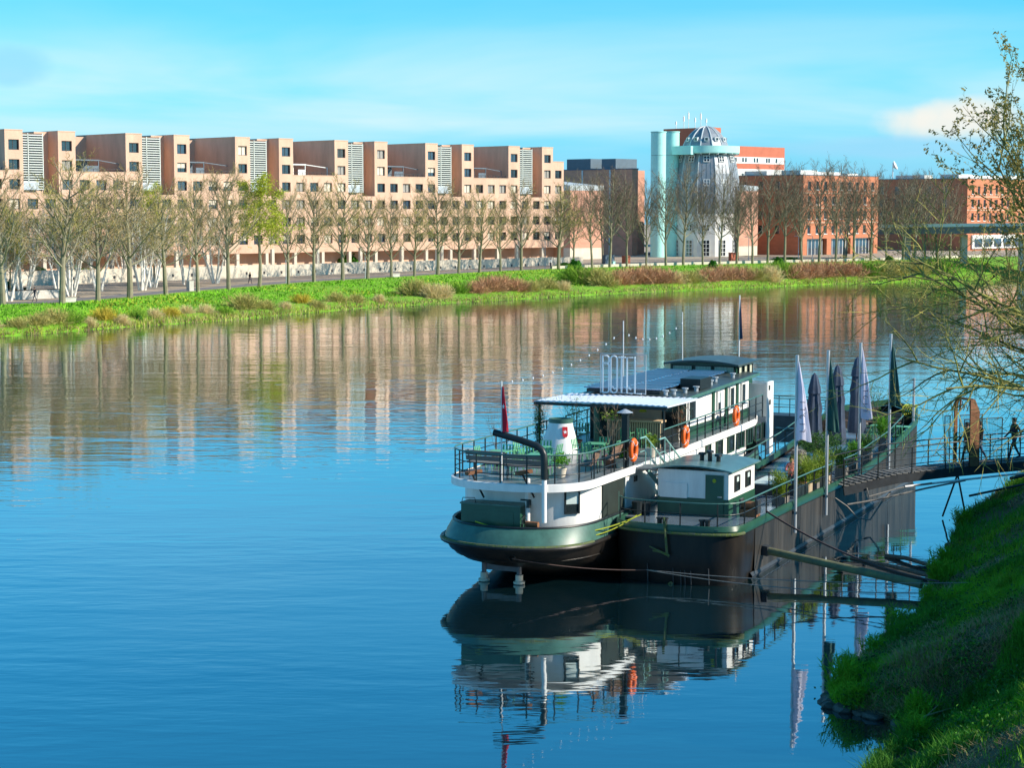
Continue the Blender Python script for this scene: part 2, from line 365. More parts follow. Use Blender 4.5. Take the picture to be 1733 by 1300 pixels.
# masses behind the facade
mat('roof_felt', (.07, .07, .075), .9, .3, .5)
roofs = MB()
def block(x0, x1, y0, y1, z0, z1, front=False, left=True, right=True):
    if left: wall.quad((x0, y1, z0), (x0, y0, z0), (x0, y0, z1), (x0, y1, z1))
    if right: wall.quad((x1, y0, z0), (x1, y1, z0), (x1, y1, z1), (x1, y0, z1))
    roofs.quad((x0, y0, z1), (x1, y0, z1), (x1, y1, z1), (x0, y1, z1)); wall.quad((x1, y1, z0), (x0, y1, z0), (x0, y1, z1), (x1, y1, z1))
    if front: wall.quad((x0, y0, z0), (x1, y0, z0), (x1, y0, z1), (x0, y0, z1))
DEP = 13.5
block(XL, XR, 0, DEP, 1.0, Z3)
class _Cop:
    def box(s, *a): MB().box(*a).build('coping', 'coping', apt)
coping = _Cop()
for n in range(-1, 6):
    o = (-.1 + n) * APL
    ga, gb = o - CW * 1.5, o - CW * .5                 # tower G of the bay before
    aa, ab = o - CW * .5, o - CW * .5 + CW * 1.2       # stair shaft A
    ca, cb = o + CW * 1.5, o + CW * 2.5                # tower C
    if n >= 0:
        block(ga, gb, 0, DEP, Z3, ROOF)
        block(aa, ab, .55, DEP, Z3, ROOF - .35)
        wall.quad((aa, .55, Z3), (ab, .55, Z3), (ab, .55, ROOF - .4), (aa, .55, ROOF - .4))
        block(ab, ca, 2.7, DEP, Z3, ROOF, front=True)
        block(ca, cb, 0, DEP, Z3, ROOF)
        coping.box(ga - .05, gb + .05, -.06, .4, ROOF, ROOF + .12); coping.box(ca - .05, cb + .05, -.06, .4, ROOF, ROOF + .12)
        coping.box(ga - .06, ga + .3, .4, DEP, ROOF, ROOF + .11); coping.box(ca - .06, ca + .3, .4, DEP, ROOF, ROOF + .11)
    if n < 5:
        g2 = o + CW * 5.5
        if n >= 0 or True:
            x0 = cb if n >= 0 else XL
            block(x0, g2, 0, 10.8, Z3, PARA, left=False, right=False)
            block(x0, g2, 10.8, DEP, Z3, ROOF - .2, front=True)
            coping.box(x0 + .01, g2 - .01, -.05, .35, PARA, PARA + .1)
ld = cols[-1][2]; block(ld - CW / 2, ld + CW / 2, 0, DEP, Z3, 21.5); coping.box(ld - CW / 2, ld + CW / 2 + .05, -.06, .35, 21.5, 21.6)
# ground floor: shaded arcade with columns
wall.quad((XL, 2.6, 1), (XR, 2.6, 1), (XR, 2.6, ZB6), (XL, 2.6, ZB6)); panel(XL, XR, ZB6 - .75, ZB6, -.005)
wall.quad((XL, 0, ZB6 - .75), (XR, 0, ZB6 - .75), (XR, 2.6, ZB6 - .75), (XL, 2.6, ZB6 - .75))
wall.build('wall', 'brick_apartment', apt); roofs.build('flat_roof', 'roof_felt', apt)
for x, y, z in WINS: add_window(apt, x, y, z)
pm = MB().box(-.28, .28, -.3, .3, 1, ZB6 - .75).mesh('pillar', 'concrete')
for i, (n, k, cx) in enumerate(cols):
    if i % 2 == 0: inst(pm, 'pillar', apt, (cx - CW / 2 + .3, .32, 0))
# stair shafts with louvres
lv = MB(); nb = 23; zs0, zs1 = 15.55, 23.6; wA = CW * 1.2
for i in range(nb):
    z = zs0 + (zs1 - zs0) * (i + .5) / nb; lv.beam((.1 * 1, 0, z), (wA * .25, 0, z), .05, .12); lv.beam((wA * .33, 0, z), (wA - .12, 0, z), .05, .12)
for x in (.05, wA * .29, wA - .06): lv.box(x - .05, x + .05, -.06, .06, zs0, zs1 + .1)
lv_me = lv.mesh('louvre', 'louvre_white'); bk = MB(); bk.quad((0, .22, zs0), (wA, .22, zs0), (wA, .22, zs1), (0, .22, zs1)); bk_me = bk.mesh('stair_glazing', 'shaft_dark')
bx = MB().box(0, wA * .72, -.1, .16, Z3 + .6, Z3 + 1.75); bx_me = bx.mesh('balcony_panel', 'steel_pale')
dm = MB(); dm.box(0, .95, -.04, .0, 0, 2.0); dm_me = dm.mesh('door', 'pane_dark')
for n, cx in BAY:
    if n < 0: continue
    x = cx - CW / 2
    inst(bk_me, 'stair_glazing', apt, (x, .3, 0)); inst(lv_me, 'louvre', apt, (x, .28, 0)); inst(bx_me, 'balcony_panel', apt, (x, .1, 0)); inst(dm_me, 'door', apt, (x + wA + .3, 2.68, Z3 + .02))
# roof terraces: glass canopy and balustrade
for n in range(-1, 5):
    x0 = (-.1 + n) * APL + CW * 2.5; x0 = max(x0, XL); g2 = (-.1 + n) * APL + CW * 5.5
    w = (g2 - x0) * rnd.uniform(.4, .62)
    m = MB(); m.box(x0 + .05, x0 + w, 1.2, 4.2, PARA + 1.72, PARA + 1.92); m.box(x0 + .3, x0 + w - .3, 4.0, 4.1, Z2, PARA + 1.7); m.box(x0 + w * .55, x0 + w - .1, 1.22, 1.26, PARA + .1, PARA + 1.0); m.beam((x0 + w, 1.2, PARA + 1.8), (g2 - .4, 1.4, PARA + 1.35), .08, .12)
    m.box(x0 + .1, x0 + .22, 1.2, 1.35, Z2, PARA + 1.75); m.box(x0 + w - .2, x0 + w - .08, 1.2, 1.35, Z2, PARA + 1.75)
    if n % 2 == 0: m.box(g2 - .55, g2 - .45, 1.3, 1.4, Z2, PARA + 1.4)
    m.build('terrace_canopy', 'canopy_grey' if n != 2 else 'frame_white', apt)
    m = MB()
    for i in range(9): xx = lerp(x0 + .3, g2 - .3, i / 8); m.box(xx - .03, xx + .03, .5, .56, PARA, PARA + .5)
    m.box(x0 + .2, g2 - .2, .49, .57, PARA + .5, PARA + .56); m.build('balustrade', 'frame_dark', apt)
# garden wall in front of the arcade
gw = thing('garden_wall', 'pale concrete garden wall with small square openings before the apartment arcade', 'wall', (P0.x, P0.y, 0), C45)
m = MB()
xs = XL
while xs < XR - 9:
    m.box(xs, xs + 6.2, -7.0, -6.6, 1, 4.15 + .04 * (int(xs) % 3)); m.box(xs + 6.2, xs + 7, -7.0, -6.6, 1, 4.15); xs += 7
m.build('wall', 'concrete', gw); om = MB().box(-.16, .16, -.02, .02, 0, .42).mesh('opening', 'frame_dark')
for i in range(int((XR - XL - 10) / 3.4)): inst(om, 'opening', gw, (XL + 2 + i * 3.4, -7.012, 2.75))
for i in range(int((XR - XL - 10) / 9)): inst(MB().box(-.25, .25, -.22, .22, 4.1, 6.6).mesh('pillar', 'concrete'), 'pillar', gw, (XL + 3 + i * 9, -6.8, 0))

# ================================================================ MUSEUM
def cube_building(name, label, p, fw, dep, ztop, mt, zb=1.0, cat='building'):
    b = thing(name, label, cat, (p.x, p.y, 0), C45)
    m = MB().box(0, fw, 0, dep, zb, ztop); m.build('wall', mt, b); return b
mus = thing('museum_hall', 'dark brown brick museum hall with grey roof boxes left of the dome', 'building', (*at_y(1070, 440, 400).xy, 0), C45)
MB().box(-.2, 1.7, 0, 24, 1, 21.2).build('wall', 'brick_museum', mus)
MB().box(1.7, 9, 4.5, 24.02, 1, 21.1).build('wall', 'brick_museum', mus)
MB().box(-.3, 1.8, -.1, 24.1, 21.2, 21.4).build('coping', 'slate_blue', mus)
MB().box(.2, 7, 5, 9.0, 21.4, 23.5).build('roof_box', 'slate_blue', mus); MB().box(-.05, 5, 12, 19, 21.41, 23.6).build('roof_box', 'slate_blue', mus)
for y in (6, 14): MB().box(-.32, -.2, y, y + .4, 1, 21.15).build('drainpipe', 'steel_pale', mus)
for nm, u0, v, d, fw, zt, lab in (('museum_wing', 965, 440, 372, 9.6, 16.5, 'low red brick museum wing with pale zinc roof beside the apartment block'), ('museum_wing', 1250, 440, 392, 6.3, 16.6, 'low red brick museum wing with pale zinc roof just right of the dome')):
    p = at_y(u0, v, d); b = thing(nm, lab, 'building', (p.x, p.y, 0), C45, None)
    MB().box(0, fw, 0, 15, 5.2, zt).build('wall', 'brick_museum', b); MB().box(.01, fw - .01, .05, 15.05, 1, 5.2).build('plinth', 'concrete', b)
    MB().box(-.04, fw + .04, -.04, 14, zt, zt + 1.0).build('roof_edge', 'zinc_roof', b)
    m = MB(); m.quad((0, .5, zt + 1.0), (fw, .5, zt + 1.0), (fw * .6, 14, zt + 2.4), (0, 14, zt + 2.4)); m.build('roof', 'zinc_roof', b)
    m = MB()
    for i in range(int(fw / .6)): m.box(i * .6 + .2, i * .6 + .26, -.08, -.04, zt + .02, zt + .98)
    m.build('roof_seam', 'steel_pale', b)
# the dome
dc = at_y(1192, 440, 396); SC = 396 / 3200
dome = thing('museum_dome', 'bullet-shaped zinc-clad museum dome with pale turquoise ring balcony', 'dome', (dc.x, dc.y, 0), R(12))
def hz(v): return CH + (354 - v) * SC
prof = [(7.05, hz(363)), (7.25, hz(345)), (7.3, hz(330)), (7.2, hz(312)), (6.95, hz(295)), (6.55, hz(280)), (6.0, hz(266)), (5.7, hz(261))]
NF = 12
def facet(prof, z=0): return [[(r * math.cos(2 * math.pi * j / NF), r * math.sin(2 * math.pi * j / NF), h) for j in range(NF)] for r, h in prof]
for j in range(NF):
    m = MB(); rings = facet(prof); j2 = (j + 1) % NF
    m.loft([[r[j], r[j2]] for r in rings], close=False); m.build('cladding_panel', 'zinc', dome)
    m = MB(); m.tube([r[j] for r in rings], .09, 5); m.build('rib', 'zinc_roof', dome)
    m = MB()
    for t in (.25, .5, .75): m.tube([Vector(r[j]).lerp(Vector(r[j2]), t) * 1.003 for r in rings], .025, 4)
    m.build('standing_seam', 'zinc', dome)
top = [(5.1, hz(262)), (4.85, hz(250)), (4.2, hz(239)), (3.2, hz(228.5)), (1.9, hz(219)), (.6, hz(215.6))]
for j in range(NF):
    rings = facet(top); j2 = (j + 1) % NF
    m = MB(); m.loft([[r[j], r[j2]] for r in rings], close=False); m.build('cap_panel', 'zinc', dome)
    m = MB(); m.tube([r[j] for r in rings], .15, 5); m.build('cap_rib', 'zinc_roof', dome)
MB().lathe([(.6, hz(215.6)), (.5, hz(214.8))], 12).build('cap', 'zinc_roof', dome)
m = MB(); m.lathe([(6.8, hz(262)), (7.05, hz(260.5)), (7.1, hz(249)), (6.95, hz(249)), (6.9, hz(259))], 48, cap=False); m.build('ring_balcony', 'turquoise', dome, smooth=True)
MB().lathe([(6.9, hz(261.5)), (4.6, hz(261.2))], 24, cap=False).build('balcony_floor', 'turquoise', dome)
for j in range(24):
    a = 2 * math.pi * (j + .3) / 24; MB().beam((5.75 * math.cos(a), 5.75 * math.sin(a), hz(264)), (7.0 * math.cos(a), 7.0 * math.sin(a), hz(262.3)), .12, .2).build('bracket', 'frame_white', dome)
m = MB(); NB = [(7.0, 1.0), (7.0, hz(363))]; m.loft(facet(NB), capt=True); m.build('base', 'stone_white', dome)
MB().loft(facet([(7.12, hz(364)), (7.12, hz(362))]), capt=True, capb=True).build('cornice', 'stone_white', dome)
def cross_window(w, h, nx, ny):
    f = MB(); f.box(-w / 2, w / 2, -.10, .02, 0, .12); f.box(-w / 2, w / 2, -.10, .02, h - .12, h)
    for i in range(nx + 1): x = -w / 2 + w * i / nx; x = min(max(x, -w / 2 + .06), w / 2 - .06); f.box(x - .06, x + .06, -.102, .018, .12, h - .12)
    for i in range(1, ny): z = h * i / ny; f.box(-w / 2 + .1, w / 2 - .1, -.098, .016, z - .05, z + .05)
    return f.mesh('window', 'frame_white'), pane_mesh(w, h, 'pane_dark')
cwS, cpS = cross_window(1.35, 1.35, 2, 2); cwT, cpT = cross_window(1.5, 3.4, 2, 4)
def dome_win(j, r, z, me, pe, tilt=0):
    a = 2 * math.pi * (j + .5) / NF; rr = r * math.cos(math.pi / NF) + .06
    o = inst(me, 'window', dome, (rr * math.cos(a), rr * math.sin(a), z), a + math.pi / 2); o.rotation_euler = (tilt, 0, a + math.pi / 2); inst(pe, 'pane', o)
for j in range(6, 13):
    jj = j % NF
    dome_win(jj, 6.45, hz(276), cwS, cpS, R(-16)); dome_win(jj, 7.12, hz(315.5), cwS, cpS, R(-4)); dome_win(jj, 7.02, hz(390), cwS, cpS)
    dome_win(jj, 7.02, hz(432), cwT, cpT)
dw = MB().box(-.42, .42, -.02, 1.5, 0, .8).mesh('dormer', 'frame_white')
for j in range(6, 13):
    a = 2 * math.pi * ((j % NF) + .5) / NF; o = inst(dw, 'dormer', dome, (4.4 * math.cos(a), 4.4 * math.sin(a), hz(241)), a + math.pi / 2); q = inst(pane_mesh(.56, .55, 'pane_dark'), 'pane', o, (0, -.024, .12))
for u, h in ((1113, 2.0), (1135.5, 2.0)):
    p = at_y(u, 440, 388 if u < 1120 else 394); k = p.y / 3200
    t = thing('service_tower', 'turquoise cylindrical tower standing ' + ('leftmost beside the dome' if u < 1120 else 'between its twin and the dome'), 'tower', (p.x, p.y, 0), 0, 'paired turquoise cylinder towers')
    zt = CH + (354 - 226) * k; rr = 12.7 * k
    zs = [1, zt - 12.5 * 1.4, zt - 12.5, zt - 4.4, zt]; zs = [1, 8.5, 13.2, 18.4, zt - 4.6, zt]
    for a, b in zip(zs, zs[1:]): m = MB(); m.lathe([(rr, a + .03), (rr, b - .03)], 32, cap=True); m.build('drum', 'turquoise', t, smooth=True); MB().lathe([(rr - .05, b - .04), (rr - .05, b + .04)], 32).build('joint', 'frame_dark', t)
    MB().lathe([(rr + .1, zt + .04), (rr + .1, zt + .25)], 32).build('rim', 'turquoise', t, smooth=True)
MB_b = MB().beam((*at_y(1140, 258, 391).xy, hz(257)), (*at_y(1172, 258, 389.2).xy, hz(257)), 2.0, 1.7)
tag(MB_b.build('footbridge', 'turquoise'), 'turquoise footbridge joining the cylinder tower to the dome balcony', 'footbridge')
# red office tower behind
tw = thing('office_tower', 'red brick office tower with white window bands far behind the dome', 'building', (*at_y(1207, 440, 486).xy, 0), C45)
MB().box(-1.2, 0, -.5, 16, 1, 33.6).build('wall', 'brick_tower', tw); MB().box(0, 2, -.5, 16, 1, 33.55).build('wall', 'brick_tower', tw)
MB().box(2, 27, -2, 12, 1, 29.0).build('wall', 'brick_tower', tw)
for z0, z1 in ((24.6, 26.3), (20.6, 23.2)):
    MB().box(3.2, 26.7, -2.08, -2.0, z0, z1).build('band', 'white_panel', tw)
    wm = MB().box(-.35, .35, -.03, .0, 0, 1.1).mesh('window', 'pane_dark')
    for x in (4.6, 6.2, 9.2, 10.4, 14, 15.2, 19.2, 20.2, 23.4): inst(wm, 'window', tw, (x, -2.085, z0 + .35))
for i, (dx, dy, h) in enumerate(((.4, 3, 2.6), (.6, 5, 4.2), (.2, 6.5, 3.0), (.5, 9, 4.6), (.4, 10.5, 3.6), (.3, 13, 2.2))):
    m = MB(); m.tube([(dx, dy, 33.5), (dx, dy, 33.5 + h)], .07, 5); m.box(dx - .15, dx + .15, dy - .12, dy + .12, 33.5 + h * .55, 33.5 + h * .9); m.build('antenna', 'frame_white', tw)
# brick offices to the right
def office(name, lab, u, v, d, fw, dep, ztop, rows, pitch, ww, wh, ground=True, nx=None):
    p = at_y(u, v, d); b = thing(name, lab, 'building', (p.x, p.y, 0), C45)
    w = MB(); nx = nx or int((fw - 1) / pitch); x_0 = (fw - nx * pitch) / 2; y = 0
    zs = sorted(rows); rp = .28
    # front wall with openings
    bounds = [1.0] + [(a + wh + b_) / 2 for a, b_ in zip(zs, zs[1:])] + [ztop]
    if ground: bounds[0] = 6.6
    for r, zs_ in enumerate(zs):
        zb, zt = bounds[r], bounds[r + 1]
        w.quad((0, y, zb), (fw, y, zb), (fw, y, zs_), (0, y, zs_)); w.quad((0, y, zs_ + wh), (fw, y, zs_ + wh), (fw, y, zt), (0, y, zt))
        xa = 0
        for i in range(nx):
            c = x_0 + pitch * (i + .5); a, e = c - ww / 2, c + ww / 2
            w.quad((xa, y, zs_), (a, y, zs_), (a, y, zs_ + wh), (xa, y, zs_ + wh)); xa = e
            w.quad((a, y, zs_), (a, y, zs_ + wh), (a, rp, zs_ + wh), (a, rp, zs_)); w.quad((e, y, zs_), (e, rp, zs_), (e, rp, zs_ + wh), (e, y, zs_ + wh))
            w.quad((a, y, zs_), (a, rp, zs_), (e, rp, zs_), (e, y, zs_)); w.quad((a, y, zs_ + wh), (e, y, zs_ + wh), (e, rp, zs_ + wh), (a, rp, zs_ + wh))
        w.quad((xa, y, zs_), (fw, y, zs_), (fw, y, zs_ + wh), (xa, y, zs_ + wh))
    if ground:
        for i in range(0, nx + 1, 3):
            a = x_0 + pitch * i - .8; w.box(max(a, 0), min(a + 1.6, fw), .002, 1, 1, 6.6)
        w.quad((0, .9, 1), (fw, .9, 1), (fw, .9, 2.6), (0, .9, 2.6)); w.quad((0, 0, 6.6), (fw, 0, 6.6), (fw, 1.5, 6.6), (0, 1.5, 6.6))
    w.quad((0, dep, 1), (0, 0, 1), (0, 0, ztop), (0, dep, ztop)); w.quad((fw, 0, 1), (fw, dep, 1), (fw, dep, ztop), (fw, 0, ztop)); w.quad((0, 0, ztop), (fw, 0, ztop), (fw, dep, ztop), (0, dep, ztop)); w.quad((fw, dep, 1), (0, dep, 1), (0, dep, ztop), (fw, dep, ztop))
    w.build('wall', 'brick_red', b); MB().box(-.08, fw + .08, -.08, dep, ztop, ztop + .16).build('coping', 'slate_blue', b)
    fm = frame_mesh(ww, wh, .07, 0).mesh('window', 'frame_white'); pm = pane_mesh(ww, wh, 'pane_dark'); sm = MB().box(-ww / 2 - .1, ww / 2 + .1, -.1, .05, -.12, 0).mesh('sill', 'white_panel')
    for z in zs:
        for i in range(nx):
            o = inst(fm, 'window', b, (x_0 + pitch * (i + .5), rp - .02, z)); inst(pm, 'pane', o, (0, .004, 0)); inst(sm, 'sill', o, (0, -rp, 0))
    if ground:
        gm = MB(); gm.quad((0, 0, 0), (pitch * 2.2, 0, 0), (pitch * 2.2, 0, 4.0), (0, 0, 4.0)); gme = gm.mesh('shopfront', 'pane_blue'); gf = frame_mesh(pitch * 2.2, 4.0, .12, 4).mesh('frame', 'frame_white')
        for i in range(0, nx - 1, 3): o = inst(gme, 'shopfront', b, (x_0 + pitch * i + 1, .88, 2.6)); inst(gf, 'frame', o, (pitch * 1.1, -.01, 0))
    # flank windows
    for z in zs:
        for i in range(int(dep / 5)):
            o = inst(fm, 'window', b, (-.03, dep - 2.5 - i * 4.4, z), -math.pi / 2); inst(pm, 'pane', o, (0, -.06, 0))
    for z in zs[:-1]: MB().box(-.03, fw + .03, -.05, 0, z + wh + .55, z + wh + .75).build('string_course', 'coping', b)
    return b
o1 = office('office_building', 'red brick office block with rooftop plant boxes right of the dome', 1358, 440, 398, 27.5, 18, 19.9, [16.9, 13.8, 10.7, 7.6], 2.9, 1.1, 1.75, nx=9)
for a, b_, c, d_, h in ((3, 9, 3, 8, 1.0), (9.5, 19, 4, 9, .75), (-2 + 2.5, 3, 10, 16, .9), (20, 24, 3, 7, .5)): MB().box(a, b_, c, d_, 20.05, 20.06 + h).build('roof_unit', 'white_panel', o1)
o2 = office('office_building', 'long orange brick office building behind the bare willow at the right edge', 1635, 430, 440, 52, 26, 19.85, [16.3, 13.2, 10.1], 2.62, 1.05, 1.85, ground=False, nx=19)
for a, b_, c, d_, h in ((1, 8, 3, 8, .9), (9, 22, 4, 9, .7), (.5, 4, 12, 20, .8), (24, 30, 3, 7, .8)): MB().box(a, b_, c, d_, 20.03, 20.04 + h).build('roof_unit', 'white_panel', o2)
m = MB(); m.lathe([(.05, 0), (.5, .12), (.95, .45), (1.1, .75)], 16, cap=False); dsh = m.build('satellite_dish', 'frame_white', o2, smooth=True, loc=(.8, 21, 23.0)); dsh.rotation_euler = (R(65), 0, R(20))
MB().tube([(.8, 21, 20.0), (.8, 21, 23)], .12, 6).build('dish_mast', 'frame_white', o2)
MB().box(2, 50, -.4, -.04, 3.6, 6.8).build('shop_band', 'white_panel', o2)
wm = MB().box(-1.6, 1.6, -.05, 0, 0, 1.9).mesh('shop_window', 'pane_blue')
for i in range(11): inst(wm, 'shop_window', o2, (4.5 + i * 4.3, -.41, 4.0))
# viaduct at the right
va = thing('viaduct', 'concrete road viaduct crossing before the orange offices at right', 'viaduct', (0, 0, 0))
A = at_y(1500, 384, 372); B_ = at_y(1980, 372, 345)
m = MB(); m.beam((A.x, A.y, 8.7), (B_.x, B_.y, 9.5), 9, 1.5); m.build('deck', 'asphalt', va)  # deck side given dark asphalt colour to paint shade on the concrete
dvec = (B_ - A).normalized(); nrm = Vector((dvec.y, -dvec.x, 0)).normalized()
m = MB(); m.beam(Vector((A.x, A.y, 9.55)) + nrm * 4.62, Vector((B_.x, B_.y, 10.35)) + nrm * 4.62, .22, .62); m.build('parapet', 'white_panel', va)
for i in range(5):
    q = A.lerp(B_, .08 + i * .21); m = MB(); m.box(q.x - .6, q.x + .6, q.y - .6, q.y + .6, 0, 7.95); m.build('pier', 'concrete', va)
# ================================================================ TREES
mat('bark_plane', (.20, .165, .11), .95, .3, 1.2, col2=(.29, .27, .17))
mat('twig_plane', (.37, .275, .115), .95, .3, .4)
mat('twig_dark', (.185, .13, .085), .95, .3, .4)
mat('twig_olive', (.38, .32, .09), .95, .3, .4)
mat('bark_birch', (.78, .74, .66), .8, .25, 1.5)
mat('twig_birch', (.38, .28, .14), .95, .3, .5)
mat('leaf_spring', (.42, .46, .04), .8, .3, .6, trans=.3)
mat('shrub_red', (.50, .27, .14), .95, .3, .8)
mat('shrub_straw', (.66, .52, .25), .95, .25, .8)
mat('shrub_olive', (.42, .37, .11), .95, .3, .8)
mat('shrub_yellow', (.55, .42, .05), .95, .3, .8)
mat('shrub_green', (.22, .38, .03), .95, .4, .8)
def ribbon(mb, a, b, w0, w1, side):
    s = side * w0 / 2; e = side * w1 / 2; n = len(mb.v)
    mb.v += [tuple(a - s), tuple(a + s), tuple(b + e), tuple(b - e)]; mb.f.append((n, n + 1, n + 2, n + 3)); mb.mi.append(mb.cur)
def rvec(r): return Vector((r.gauss(0, 1), r.gauss(0, 1), r.gauss(0, 1))).normalized()
def grow(r, p, d, length, rad, lvl, spec, wood, twig, leaves=None):
    """one limb: curved path, then its side shoots"""
    S = spec[lvl]; k = S['seg']; pts = [p]; q = p.copy(); dd = d.normalized()
    for i in range(k):
        dd = (dd + rvec(r) * S['wig'] + Vector((0, 0, 1)) * S['up']).normalized(); q = q + dd * (length / k); pts.append(q)
    fin = lvl + 1 >= len(spec)
    if S.get('ribbon'):
        side = dd.cross(rvec(r)).normalized()
        for i in range(k): ribbon(twig, pts[i], pts[i + 1], S['w'] * (1 - .6 * i / k), S['w'] * (1 - .6 * (i + 1) / k), side)
    else:
        wood.tube(pts, [rad * (1 - S['taper'] * i / k) for i in range(k + 1)], S['n'], cap=False)
    if leaves is not None and lvl >= len(spec) - 1:
        for i in range(1, k + 1):
            for _ in range(leaves[1]):
                c = pts[i] + rvec(r) * leaves[3]; a = rvec(r) * leaves[2]; b = rvec(r) * leaves[2]; n = len(leaves[0].v)
                leaves[0].v += [tuple(c - a), tuple(c + b), tuple(c + a)]; leaves[0].f.append((n, n + 1, n + 2)); leaves[0].mi.append(0)
    if fin: return
    C = spec[lvl + 1]
    for i in range(C['count']):
        t = lerp(C['from'], 1.0, (i + r.random()) / C['count']); j = min(int(t * k), k - 1); fr = t * k - j
        b = pts[j].lerp(pts[j + 1], fr); ax = (pts[j + 1] - pts[j]).normalized()
        az = r.random() * 6.283 if lvl else i * 2.4 + r.random() * .8
        o = ax.orthogonal().normalized(); o = Matrix.Rotation(az, 3, ax) @ o
        ang = R(r.uniform(*C['ang'])); nd = ax * math.cos(ang) + o * math.sin(ang)
        ln = C['len'] * length * r.uniform(.7, 1.15) * (1 - C.get('short', .45) * t)
        grow(r, b, nd, ln, rad * C['rad'] * (1 - .4 * t), lvl + 1, spec, wood, twig, leaves)
def plane_spec(tw=.026):
    return [dict(seg=9, wig=.05, up=.1, n=8, taper=.85),
            dict(count=24, **{'from': .26}, ang=(32, 66), len=.62, rad=.42, seg=5, wig=.13, up=.13, n=5, taper=.75, short=.58),
            dict(count=9, **{'from': .18}, ang=(22, 52), len=.52, rad=.45, seg=4, wig=.16, up=.10, n=3, taper=.7, short=.35),
            dict(count=6, **{'from': .12}, ang=(20, 55), len=.55, rad=.5, seg=3, wig=.2, up=.06, ribbon=True, w=tw * 1.5),
            dict(count=3, **{'from': .2}, ang=(20, 60), len=.6, rad=.5, seg=2, wig=.2, up=.03, ribbon=True, w=tw)]
def tree_meshes(seed, h, spec, trunk_r, bark, tw, lean=.04, stems=1, leaf=None):
    r = random.Random(seed); wood, twig = MB(), MB(); lf = MB() if leaf else None
    for s in range(stems):
        d = Vector((r.gauss(0, lean), r.gauss(0, lean), 1)); base = Vector((0, 0, -.25))
        if stems > 1: a = 6.283 * s / stems + r.random(); d = Vector((math.cos(a) * .26, math.sin(a) * .26, 1)); base += Vector((math.cos(a), math.sin(a), 0)) * .35
        grow(r, base, d, h * (1 if stems == 1 else r.uniform(.75, 1)), trunk_r * (1 if stems == 1 else .75), 0, spec, wood, twig, (lf, leaf[0], leaf[1], leaf[2]) if leaf else None)
    out = [('trunk', wood.mesh('trunk', bark, smooth=True)), ('crown', twig.mesh('crown', tw))]
    if leaf: out.append(('foliage', lf.mesh('foliage', leaf[3])))
    return out
planes = [tree_meshes(s, 13.5, plane_spec(), .30, 'bark_plane', tw) for s, tw in ((11, 'twig_plane'), (12, 'twig_olive'), (13, 'twig_plane'), (14, 'twig_olive'))]
darks = [tree_meshes(s, 14, plane_spec(.024), .30, 'bark_plane', 'twig_dark') for s in (21, 22, 23)]
bs = plane_spec(.03); bs[1] = dict(count=14, **{'from': .3}, ang=(22, 45), len=.42, rad=.35, seg=5, wig=.12, up=.05, n=3, taper=.75, short=.5)
bs[2] = dict(bs[2], count=7, up=-.02); bs[3] = dict(bs[3], up=-.12); bs[4] = dict(bs[4], up=-.2, len=.8)
bspec = [dict(seg=8, wig=.05, up=.05, n=6, taper=.8)] + bs[1:]
birches = [tree_meshes(s, 11, bspec, .25, 'bark_birch', 'twig_birch', stems=st) for s, st in ((31, 4), (32, 3), (33, 5))]
leafy = [tree_meshes(41, 12.5, bspec, .17, 'bark_plane', 'twig_olive', leaf=(2, .13, .42, 'leaf_spring'))]
def plant(meshes, name, label, cat, p, h, rz, group, fat=1.0):
    t = thing(name, label, cat, p, rz, group)
    for nm, me in meshes: o = inst(me, nm, t); o.scale = (h * fat, h * fat, h)
    return t
TU = [(10, 13.2), (115, 13.8), (172, 12.4), (229, 13.2), (286, 11.5), (340, 12.5), (394, 14.0), (444, 13.2), (493, 11.6), (539, 12.3), (584, 12.5), (627, 10.8), (668, 10.6), (708, 10.4), (748, 12.4), (782, 10.7), (818, 11.3), (852, 10.0), (888, 12.6), (949, 12.2), (975, 11.6), (1006, 13.3), (1036, 14.2), (1067, 13.6), (1099, 12.5), (1129, 13.8), (1160, 15.0), (1192, 12.6), (1222, 14.8), (1250, 13.2), (1277, 13.0), (1303, 15.0), (1331, 15.2), (1362, 14.5), (1392, 15.4), (1419, 15.4), (1449, 15.0), (1478, 14.2), (1506, 13.4), (1533, 13.6), (1562, 13.8), (1592, 13.5), (1625, 14.2), (1660, 13.4)]
for i, (u, h) in enumerate(TU):
    p = bank_t(u, .8 + rnd.uniform(-.2, .3)); p.z -= .05
    dk = u > 955
    if u in (444,): ms = leafy[0]; sc = h / 12.5; lab = 'tree with fresh yellow-green leaves, ' + ordn(i) + ' trunk from the left in the far bank row'
    else:
        ms = (darks if dk else planes)[(i * 7 + i // 3) % (3 if dk else 4)]; sc = h / (14 if dk else 13.5)
        lab = ('bare dark-twigged tree, ' if dk else 'bare branching plane tree, ') + ordn(i) + ' trunk from the left in the far bank row'
    plant(ms, 'plane_tree' if u != 444 else 'spring_tree', lab, 'tree', p, sc, rnd.uniform(0, 6.28), 'row of trees along the far bank', 1.55 if u == 444 else rnd.uniform(.95, 1.2) * (1.15 if u < 300 else 1) if not dk else rnd.uniform(.76, .92))
